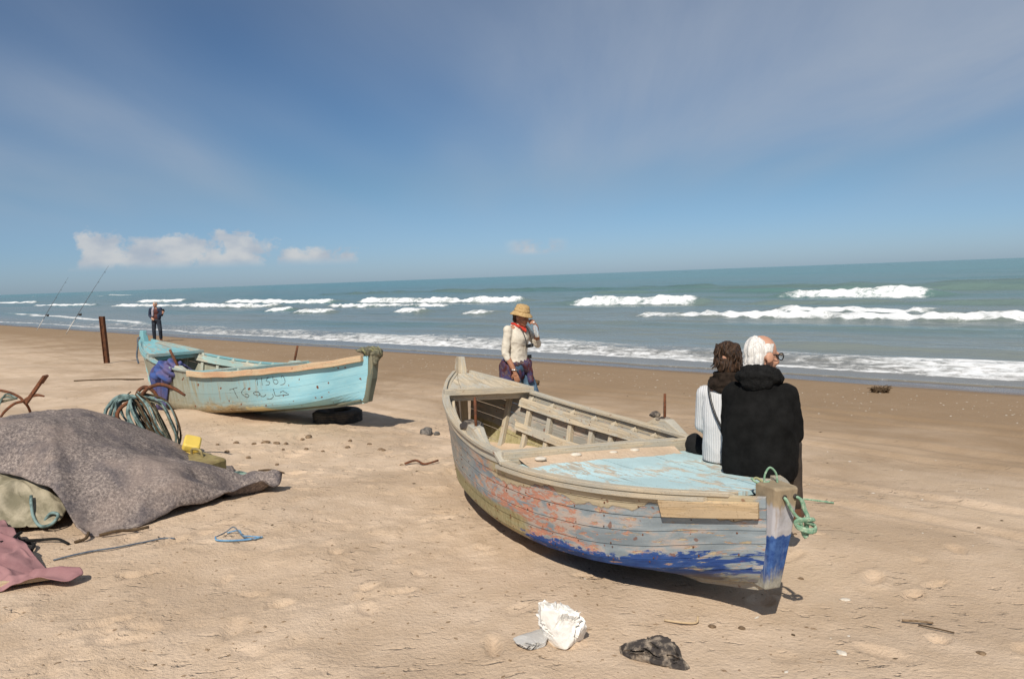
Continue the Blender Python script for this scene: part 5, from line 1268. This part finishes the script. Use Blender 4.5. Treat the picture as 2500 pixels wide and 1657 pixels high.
# --- seated man in the black coat
sA = BA.P(.150, .485, BA.sheer(.155)+.028)
mn = empty('person', tuple(sA), 'seated white haired person with glasses and black coat on the grey boat', 'person')
Q = Pose(sA, R_(28)); H = Sub(Q, (.012, .045, .692), R_(44), R_(8))
legs = chain([(.10, .02, .075), (.115, .36, .09), (.125, .40, -.30)], [.088, .066, .048])+chain([(-.10, .02, .075), (-.11, .37, .09), (-.12, .44, -.30)], [.088, .066, .048])
core = [E((0, 0, .12), (.17, .12, .12)), E((0, -.01, .30), (.165, .11, .2)), E((0, .0, .42), (.14, .08, .09)), Cp((0, .01, .46), (.0, .035, .66), .052, .052)]
arms = chain([(.135, .01, .43), (.175, .06, .22), (.12, .27, .14)], [.045, .042, .034])+chain([(-.135, .01, .43), (-.175, .06, .22), (-.10, .28, .14)], [.045, .042, .034])
hands = hand((.12, .27, .14), (-.5, .8, -.15), (0, .2, 1), -1)+hand((-.10, .28, .14), (.5, .8, -.15), (0, .2, 1), 1)
feet = chain([(.125, .40, -.30), (.13, .41, -.37), (.14, .52, -.395)], [.045, .042, .034])+chain([(-.12, .44, -.30), (-.12, .45, -.37), (-.13, .56, -.395)], [.045, .042, .034])
blob('body', Q.pr(legs+core+arms+hands+feet)+H.pr(head_prims()), M['skin'], mn, .0065, 2); face_parts(H, mn)
coat = [loft([(-.035, -.02, .200, .155), (.05, -.02, .216, .163), (.20, -.025, .213, .156), (.34, -.025, .196, .142), (.43, -.012, .168, .118), (.49, .0, .122, .095), (.55, .01, .085, .075)]), E((.118, .0, .435), (.072, .072, .062)), E((-.118, .0, .435), (.072, .072, .062))]
coat += chain([(.15, .015, .455), (.175, .06, .22), (.12, .24, .135)], [.068, .066, .048])+chain([(-.15, .015, .455), (-.175, .06, .22), (-.10, .25, .135)], [.068, .066, .048])
coat += [E((.10, .14, .12), (.09, .16, .07)), E((-.10, .14, .12), (.09, .16, .07))]
def folds(co, nr):
    a = n3(co*np.array([1, 1, .45]), 11, 2); b = n3(co*np.array([1, 1, .6]), 24, 6); return .018*(.25-np.abs(a))*2+.007*(.25-np.abs(b))*2
blob('coat', Q.pr(coat), M['coat'], mn, .010, 6, folds)
ring = []
for a in np.linspace(0, 2*math.pi, 14, endpoint=False): ring.append(E((.098*math.cos(a), .01+.095*math.sin(a), .555-.035*math.sin(a)), (.046, .046, .038)))
for a in np.linspace(0, 2*math.pi, 12, endpoint=False): ring.append(E((.082*math.cos(a), .015+.08*math.sin(a), .592-.035*math.sin(a)), (.036, .036, .026)))
blob('scarf', Q.pr(ring+[E((0, -.07, .54), (.10, .05, .05)), E((0, .0, .56), (.11, .09, .05))]), M['scarf_black'], mn, .009, 4, lambda co, nr: .012*n3(co, 40, 7))
blob('trousers', Q.pr(chain([(.10, .03, .075), (.115, .36, .09), (.125, .40, -.30)], [.098, .078, .062])+chain([(-.10, .03, .075), (-.11, .37, .09), (-.12, .44, -.30)], [.098, .078, .062])), M['trousers'], mn, .012, 3, lambda co, nr: .012*n3(co, 12, 4))
blob('shoe', Q.pr(chain([(.125, .40, -.345), (.13, .41, -.385), (.14, .535, -.405)], [.052, .05, .042])), M['shoe'], mn, .01, 2); blob('shoe', Q.pr(chain([(-.12, .44, -.345), (-.12, .45, -.385), (-.13, .575, -.405)], [.052, .05, .042])), M['shoe'], mn, .01, 2)
def locks(amp, f, seed): return lambda co, nr: amp*np.sin((co[:, 0]+co[:, 1])*f+n3(co, 18, seed)*9)*.5+amp*1.4*n3(co, 34, seed+1)
def hair_shell(H, grow, mat, root, k=1., bald=True, vox=.006, strands=.004):
    """hair cut to a line: behind the ears, receding over the forehead"""
    def post(co):
        L_ = (co-H.b) @ H.M/(np.linalg.norm(H.M[:, 0])**2)/k; x, y, z = L_.T; ax_ = np.abs(x)
        y0 = np.where(z > .02, .030, np.where(ax_ > .045, -.030, .03)); y0 = np.where((z > .02) & (z < .06) & (ax_ > .05), .012, y0)
        if bald: y0 = np.where(z > .075, -.030-.9*(z-.075), y0)
        m_ = sstep(y+.006*np.sin(x*300), y0-.006, y0+.010); L_ = L_*(1-.16*m_)[:, None]
        return L_*k @ H.M.T+H.b
    P_ = [E((0, -.014, .026), (.076*grow, .097*grow, .093*grow)), E((0, -.060, -.040), (.066, .048, .062)), E((.044, -.058, -.030), (.034, .036, .058)), E((-.044, -.058, -.030), (.034, .036, .058))]
    return blob('hair', H.pr([(v*k, f) for v, f in P_]), mat, root, vox, 4, lambda co, nr: strands*np.sin((co-H.b) @ H.M[:, 0]*150+6*n3(co*np.array([1, 1, .4]), 14, 3)), post)
hr_ = hair_shell(H, 1.09, M['hair_white'], mn)
for i in range(16):
    a = (i/15-.5)*2.1; r0 = .072; tube('hair_lock', [H.p(r0*math.sin(a), -.02-r0*math.cos(a)*.95, -.05), H.p((r0+.006)*math.sin(a), -.025-(r0+.006)*math.cos(a), -.085), H.p((r0+.014)*math.sin(a)+.008*math.sin(i*2.3), -.03-(r0+.012)*math.cos(a), -.115-.012*math.sin(i*1.7))], [.012, .009, .003], M['hair_white'], hr_, n=6, sm=4)
for sx in (-1, 1):
    gf_ = tube('glasses_frame', [H.p(sx*.034+.026*math.cos(a), .112-.006*abs(math.cos(a)), .002+.021*math.sin(a)) for a in np.linspace(0, 6.283, 17)], .0035, M['black_plastic'], mn, n=5, sm=0)
    tube('glasses_temple', [H.p(sx*.060, .108, .008), H.p(sx*.080, .075, .010), H.p(sx*.086, .0, .008), H.p(sx*.084, -.02, -.006)], .0035, M['black_plastic'], gf_, n=5, sm=3)
    v, f = H.pr([E((sx*.034, .111, .002), (.024, .0012, .019))])[0]; mesh('lens', v, f, M['lens'], gf_, smooth=True)
tube('glasses_bridge', [H.p(-.009, .114, .006), H.p(0, .118, .008), H.p(.009, .114, .006)], .003, M['black_plastic'], mn, n=5, sm=2)

# --- seated woman in the grey jumper
sB = BA.P(.258, .655, BA.sheer(.262)+.028)
wm = empty('person', tuple(sB), 'seated person with dark hair in a light grey knit jumper, left of the black coat', 'person')
Q = Pose(sB, R_(22)); H = Sub(Q, (.0, .04, .655), R_(-8), R_(14), R_(4))
legs = chain([(.09, .02, .07), (.10, .36, .08), (.10, .40, -.30)], [.08, .06, .042])+chain([(-.09, .02, .07), (-.10, .37, .08), (-.10, .42, -.30)], [.08, .06, .042])
core = [E((0, 0, .12), (.155, .11, .12)), E((0, -.01, .28), (.14, .10, .18)), E((0, .0, .44), (.145, .085, .09)), Cp((0, .02, .48), (.0, .035, .62), .048, .045)]
arms = chain([(.15, .01, .43), (.175, .05, .20), (.10, .24, .13)], [.042, .038, .030])+chain([(-.15, .01, .43), (-.175, .05, .20), (-.08, .25, .13)], [.042, .038, .030])
hands = hand((.10, .24, .13), (-.5, .8, -.1), (0, .2, 1), -1, k=.9)+hand((-.08, .25, .13), (.5, .8, -.1), (0, .2, 1), 1, k=.9)
feet = chain([(.10, .40, -.30), (.10, .41, -.36), (.11, .51, -.385)], [.04, .038, .03])+chain([(-.10, .42, -.30), (-.10, .43, -.36), (-.11, .53, -.385)], [.04, .038, .03])
blob('body', Q.pr(legs+core+arms+hands+feet)+H.pr(head_prims(.95)), M['skin'], wm, .0065, 2); face_parts(H, wm, .95)
jum = [loft([(-.01, -.02, .165, .130), (.10, -.02, .165, .130), (.25, -.025, .160, .124), (.36, -.015, .160, .112), (.43, -.005, .138, .096), (.485, .0, .085, .07)]), E((.125, .0, .432), (.058, .062, .055)), E((-.125, .0, .432), (.058, .062, .055))]
jum += chain([(.155, .01, .43), (.18, .04, .21), (.11, .22, .13)], [.058, .054, .042])+chain([(-.155, .01, .43), (-.18, .04, .21), (-.09, .23, .13)], [.058, .054, .042])
blob('jumper', Q.pr(jum), M['knit_grey'], wm, .009, 6, lambda co, nr: .009*(.25-np.abs(n3(co*np.array([1, 1, .5]), 11, 12)))*2)
ring = []
for a in np.linspace(0, 2*math.pi, 14, endpoint=False): ring.append(E((.092*math.cos(a), .01+.085*math.sin(a), .505-.02*math.sin(a)), (.042, .042, .034)))
for a in np.linspace(0, 2*math.pi, 12, endpoint=False): ring.append(E((.072*math.cos(a), .02+.07*math.sin(a), .548-.014*math.sin(a)), (.034, .034, .03)))
blob('scarf', Q.pr(ring+[E((-.03, -.075, .49), (.09, .04, .035))]), M['scarf_brown'], wm, .010, 2, lambda co, nr: .02*np.sin(co[:, 2]*120+8*n3(co, 10, 3))*.5+.018*n3(co, 22, 17))
blob('trousers', Q.pr(chain([(.09, .03, .07), (.10, .36, .08), (.10, .40, -.30)], [.09, .07, .052])+chain([(-.09, .03, .07), (-.10, .37, .08), (-.10, .42, -.30)], [.09, .07, .052])), M['denim_dark'], wm, .012, 3)
for sx, y_ in ((1, .40), (-1, .42)): blob('shoe', Q.pr(chain([(sx*.10, y_, -.335), (sx*.10, y_+.01, -.37), (sx*.11, y_+.13, -.39)], [.046, .044, .038])), M['shoe'], wm, .01, 2)
hb = [E((0, -.035, .035), (.086, .088, .082)), E((0, -.065, -.03), (.078, .05, .075)), E((.052, -.03, -.02), (.032, .06, .07)), E((-.052, -.035, -.01), (.030, .055, .06)), E((0, .01, .085), (.068, .06, .038))]
hr_ = blob('hair', H.pr(hb), M['hair_brown'], wm, .007, 2, locks(.016, 80, 8))
for i in range(26):
    a = random.uniform(-2.2, 2.2); z_ = random.uniform(-.05, .085); r0 = .082
    tube('hair_lock', [H.p(r0*math.sin(a), -.03-r0*math.cos(a), z_+.03), H.p((r0+.008)*math.sin(a), -.032-(r0+.006)*math.cos(a), z_-.015), H.p((r0+.014)*math.sin(a)+random.uniform(-.02, .02), -.034-(r0+.012)*math.cos(a), z_-.04)], [.008, .006, .002], M['hair_brown'], hr_, n=5, sm=3)
tube('bag_strap', [Q.p(-.10, .05, .53), Q.p(-.115, -.06, .505), Q.p(-.085, -.135, .38), Q.p(-.02, -.178, .24), Q.p(.08, -.165, .12), Q.p(.17, -.08, .07)], .0085, M['black_plastic'], wm, n=6)
# black bag behind the coaming
bg_ = BA.P(.345, .685, BA.sheer(.352)+.055)
o = blob('shoulder_bag', [E(bg_, (.075, .06, .075)), E(bg_+np.array([.03, -.03, -.02]), (.07, .07, .06)), E(bg_+np.array([0, .03, .03]), (.06, .05, .05))], M['black_cloth'], None, .01, 2, lambda co, nr: .016*n3(co, 18, 4))
recentre(o); tag(o, 'small black bag on the deck beside the grey jumper', 'bag')

# --- walking woman in the straw hat
bx, by = .06, 10.12; g0 = gz(bx, by)
hw_ = empty('person', (bx, by, g0), 'walking person in a straw hat and cream jumper drinking from a bottle', 'person')
Q = Pose((bx, by, g0), R_(124), 1.05); H = Sub(Q, (.0, .075, 1.475), R_(-8), R_(14))
rl_ = [(.09, 0, .84), (.095, .0, .46), (.10, -.13, .09)]; ll_ = [(-.09, .02, .84), (-.10, .17, .47), (-.10, .25, .085)]
legs = chain(rl_, [.082, .058, .040])+chain(ll_, [.082, .058, .040])
feet = chain([rl_[2], (.10, -.14, .05), (.11, .0, .035)], [.04, .036, .03])+chain([ll_[2], (-.10, .245, .045), (-.11, .38, .035)], [.04, .036, .03])
core = [E((0, 0, .88), (.155, .11, .11)), E((0, .0, 1.03), (.135, .095, .15)), E((0, .01, 1.22), (.15, .10, .13)), E((0, .0, 1.33), (.14, .07, .06)), Cp((0, .01, 1.36), (0, .055, 1.43), .048, .045)]
ra = [(.17, -.01, 1.325), (.215, -.03, 1.06), (.20, .09, .83)]; la = [(-.17, .0, 1.325), (-.275, .12, 1.12), (-.105, .22, 1.345)]
arms = chain(ra, [.045, .038, .027])+chain(la, [.045, .038, .027])
hands = hand(ra[2], (-.02, .25, -1), (.9, .3, 0), 1, .3, .92)+hand(la[2], (.45, .0, .55), (-.3, .8, .2), 1, .75, .92)
blob('body', Q.pr(legs+feet+core+arms+hands)+H.pr(head_prims(.95)), M['skin_tan'], hw_, .0065, 2); face_parts(H, hw_, .95)
top = [loft([(.925, .0, .152, .116), (1.02, .0, .140, .106), (1.12, .005, .143, .110), (1.22, .015, .156, .122), (1.31, .005, .145, .092), (1.36, .0, .10, .068), (1.39, .01, .062, .052)]), E((.055, .072, 1.20), (.066, .048, .07)), E((-.055, .072, 1.20), (.066, .048, .07))]
top += chain([ra[0], (.216, -.03, 1.055), (.212, .0, .99)], [.056, .046, .042])+chain([la[0], la[1], (-.235, .145, 1.175)], [.056, .048, .042])
blob('jumper', Q.pr(top), M['cream'], hw_, .007, 8, lambda co, nr: .008*(.25-np.abs(n3(co*np.array([1, 1, 1.6]), 13, 6)))*2)
blob('jeans', Q.pr([E((0, 0, .86), (.165, .122, .10))]+chain([rl_[0], rl_[1], (.10, -.12, .13)], [.096, .074, .062])+chain([ll_[0], ll_[1], (-.10, .245, .125)], [.096, .074, .062])), M['denim'], hw_, .011, 3, lambda co, nr: .012*n3(co, 11, 9))
sr = [E((0, 0, .92), (.172, .130, .06)), E((.05, -.03, .80), (.165, .135, .13)), Cp((.11, -.07, .88), (.16, -.10, .56), .105, .075), Cp((.15, -.0, .88), (.19, -.03, .60), .07, .05), Cp((-.06, .1, .92), (-.02, .17, .70), .055, .035), Cp((.03, .13, .90), (-.05, .15, .76), .045, .03), Cp((-.12, .03, .90), (-.13, .06, .72), .06, .04), E((-.03, .135, .885), (.05, .035, .04))]
blob('jacket_round_waist', Q.pr(sr), M['sarong'], hw_, .011, 3, lambda co, nr: .007*np.sin((co[:, 0]+co[:, 1])*70+co[:, 2]*25+8*n3(co, 6, 2)))
for f_ in ([(.10, -.13, .06), (.10, -.15, .035), (.112, .005, .032)], [(-.10, .25, .055), (-.10, .24, .035), (-.112, .39, .032)]): blob('shoe', Q.pr(chain(f_, [.046, .044, .038])), M['shoe'], hw_, .01, 2)
# hat
def lathe(fr, prof, n=36, wob=None):
    V = []
    for i in range(n):
        a = 2*math.pi*i/n
        for r_, z_ in prof:
            w_ = wob(a, r_) if wob else 0; V.append(fr.p(r_*math.cos(a), r_*math.sin(a), z_+w_))
    return V, grid_faces(n, len(prof), True, False)
V, F = lathe(H, [(.001, .150), (.045, .150), (.076, .138), (.086, .11), (.092, .075), (.098, .062), (.116, .046), (.130, .032), (.140, .025), (.139, .017), (.128, .023), (.113, .036), (.095, .050), (.088, .06), (.08, .11), (.06, .132), (.001, .142)], wob=lambda a, r_: (.016*math.sin(2*a+.6)+.010*math.sin(3*a+2))*(max(0, r_-.10)/.1))
hat = mesh('straw_hat', V, F, M['straw'], hw_, smooth=True)
V, F = lathe(H, [(.089, .098), (.0945, .092), (.0985, .073), (.0975, .066), (.093, .064)]); mesh('hat_band', V, F, M['straw'], hat, smooth=True)
blob('hair', H.pr([E((0, -.03, .02), (.080, .085, .075)), E((0, -.06, -.04), (.06, .04, .05))]), M['hair_brown'], hw_, .009, 2)
ring = [E((.078*math.cos(a), .03+.072*math.sin(a), 1.392-.05*max(0, math.sin(a))), (.018, .018, .016)) for a in np.linspace(0, 2*math.pi, 18, endpoint=False)]
blob('neckerchief', Q.pr(ring+chain([(.06, .07, 1.37), (0, .135, 1.30)], [.016, .014])+chain([(-.06, .07, 1.37), (0, .135, 1.30)], [.016, .014])), M['red_cloth'], hw_, .008, 1)
tube('wrist_band', [Q.p(.20+.034*math.cos(a), .085+.034*math.sin(a), .855) for a in np.linspace(0, 6.283, 15)], .009, M['metal'], hw_, n=6, sm=0)
wc = Q.p(.10, .165, 1.125)
cm = empty('camera', tuple(wc), 'small black camera hanging on the chest of the hat wearer', 'camera')
bevel_obj(multi('camera_body', [box_v(Q.p(-.01, .178, 1.125), Q.M @ np.array([1, 0, 0]), Q.M @ np.array([0, 1, 0]), (0, 0, 1), .065, .016, .022)], M['black_plastic'], cm), .006)
for sx in (-1, 1): tube('camera_strap', [Q.p(sx*.060-.01, .175, 1.14), Q.p(sx*.062-.005, .155, 1.24), Q.p(sx*.065, .11, 1.34), Q.p(sx*.06, .02, 1.41)], .005, M['black_plastic'], cm, n=5)
tube('lens_barrel', [Q.p(-.01, .19, 1.122), Q.p(-.01, .213, 1.122)], .017, M['black_plastic'], cm, n=12, sm=0)
po = box('belt_pouch', Q.p(-.075, .128, .985), Q.M @ np.array([1, 0, 0]), Q.M @ np.array([0, 1, 0]), (0, 0, 1), (.028, .014, .024), M['black_plastic'], hw_)
bo = Q.p(-.045, .225, 1.40); be = Q.p(-.075, .245, 1.25); dd = (be-bo)/np.linalg.norm(be-bo)
bt = empty('water_bottle', tuple(be), 'clear plastic water bottle in the hand of the hat wearer', 'bottle')
tube('bottle_body', [bo+dd*q for q in (.0, .025, .045, .06, .12, .18, .19)], [.011, .011, .022, .030, .030, .030, .024], M['bottle'], bt, n=14, sm=0); tube('bottle_neck', [bo-dd*.012, bo+dd*.004], .013, M['white_bag'], bt, n=10, sm=0)

# --- standing man by the water's edge
bx, by = -15.3, 34.35; g0 = gz(bx, by)
fm_ = empty('person', (bx, by, g0), 'distant standing person in dark jacket and jeans near the water, holding a phone', 'person')
Q = Pose((bx, by, g0), R_(172)); H = Sub(Q, (.0, .04, 1.60), R_(22), R_(16))
rl_ = [(.095, 0, .88), (.12, .02, .48), (.13, -.02, .09)]; ll_ = [(-.095, .0, .88), (-.15, .06, .48), (-.12, -.08, .09)]
feet = chain([rl_[2], (.13, -.02, .05), (.16, .13, .035)], [.045, .04, .034])+chain([ll_[2], (-.12, -.09, .05), (-.17, .05, .035)], [.045, .04, .034])
ra = [(.20, .0, 1.40), (.27, -.06, 1.13), (.13, .16, 1.02)]; la = [(-.20, .0, 1.40), (-.24, .02, 1.14), (-.36, .22, 1.22)]
core = [E((0, 0, .93), (.165, .115, .12)), E((0, 0, 1.1), (.155, .105, .16)), E((0, 0, 1.3), (.175, .11, .15)), Cp((0, .0, 1.42), (0, .03, 1.55), .055, .05)]
hands = hand(ra[2], (-.6, .5, -.5), (.3, .8, .3), 1, .5)+hand(la[2], (-.4, .3, .85), (-.3, .8, .2), -1, .5)
blob('body', Q.pr(chain(rl_, [.09, .064, .045])+chain(ll_, [.09, .064, .045])+feet+core+chain(ra, [.05, .042, .03])+chain(la, [.05, .042, .03])+hands)+H.pr(head_prims()), M['skin'], fm_, .009, 2); face_parts(H, fm_)
blob('jeans', Q.pr([E((0, 0, .92), (.175, .125, .10))]+chain([rl_[0], rl_[1], (.13, -.02, .13)], [.102, .082, .068])+chain([ll_[0], ll_[1], (-.12, -.075, .13)], [.102, .082, .068])), M['denim_dark'], fm_, .014, 3)
blob('shirt', Q.pr([E((0, .02, 1.06), (.165, .118, .16)), E((0, .025, 1.28), (.165, .118, .15))]), M['maroon'], fm_, .014, 2)
jk = [E((.115, -.01, 1.08), (.085, .135, .2)), E((-.115, -.01, 1.08), (.085, .135, .2)), E((.105, -.01, 1.32), (.10, .125, .13)), E((-.105, -.01, 1.32), (.10, .125, .13)), E((0, -.08, 1.2), (.18, .06, .28))]+chain(ra[:2]+[(.16, .13, 1.03)], [.078, .066, .05])+chain(la[:2]+[(-.30, .13, 1.185)], [.078, .066, .05])
blob('jacket', Q.pr(jk), M['navy'], fm_, .014, 2, lambda co, nr: .02*n3(co, 9, 3))
blob('scarf', Q.pr(chain([(.06, .05, 1.47), (.085, .13, 1.35), (.095, .145, 1.12)], [.045, .05, .045])), M['grey_shirt'], fm_, .014, 2)
blob('hair', H.pr([E((0, -.02, .035), (.086, .098, .085)), E((0, -.05, -.03), (.075, .06, .06))]), M['hair_grey'], fm_, .011, 2, lambda co, nr: .02*n3(co, 30, 3))
for f_ in ([(.13, -.02, .06), (.13, -.03, .04), (.165, .14, .036)], [(-.12, -.08, .06), (-.12, -.1, .04), (-.178, .06, .036)]): blob('shoe', Q.pr(chain(f_, [.052, .05, .042])), M['shoe'], fm_, .012, 2)
pc = Q.p(-.40, .27, 1.33)
o = box('phone', pc, Q.M @ np.array([1, 0, 0]), Q.M @ np.array([0, .5, .85]), Q.M @ np.array([0, .85, -.5]), (.038, .07, .005), M['black_plastic']); recentre(o); tag(o, 'dark phone held up by the distant standing person', 'phone')
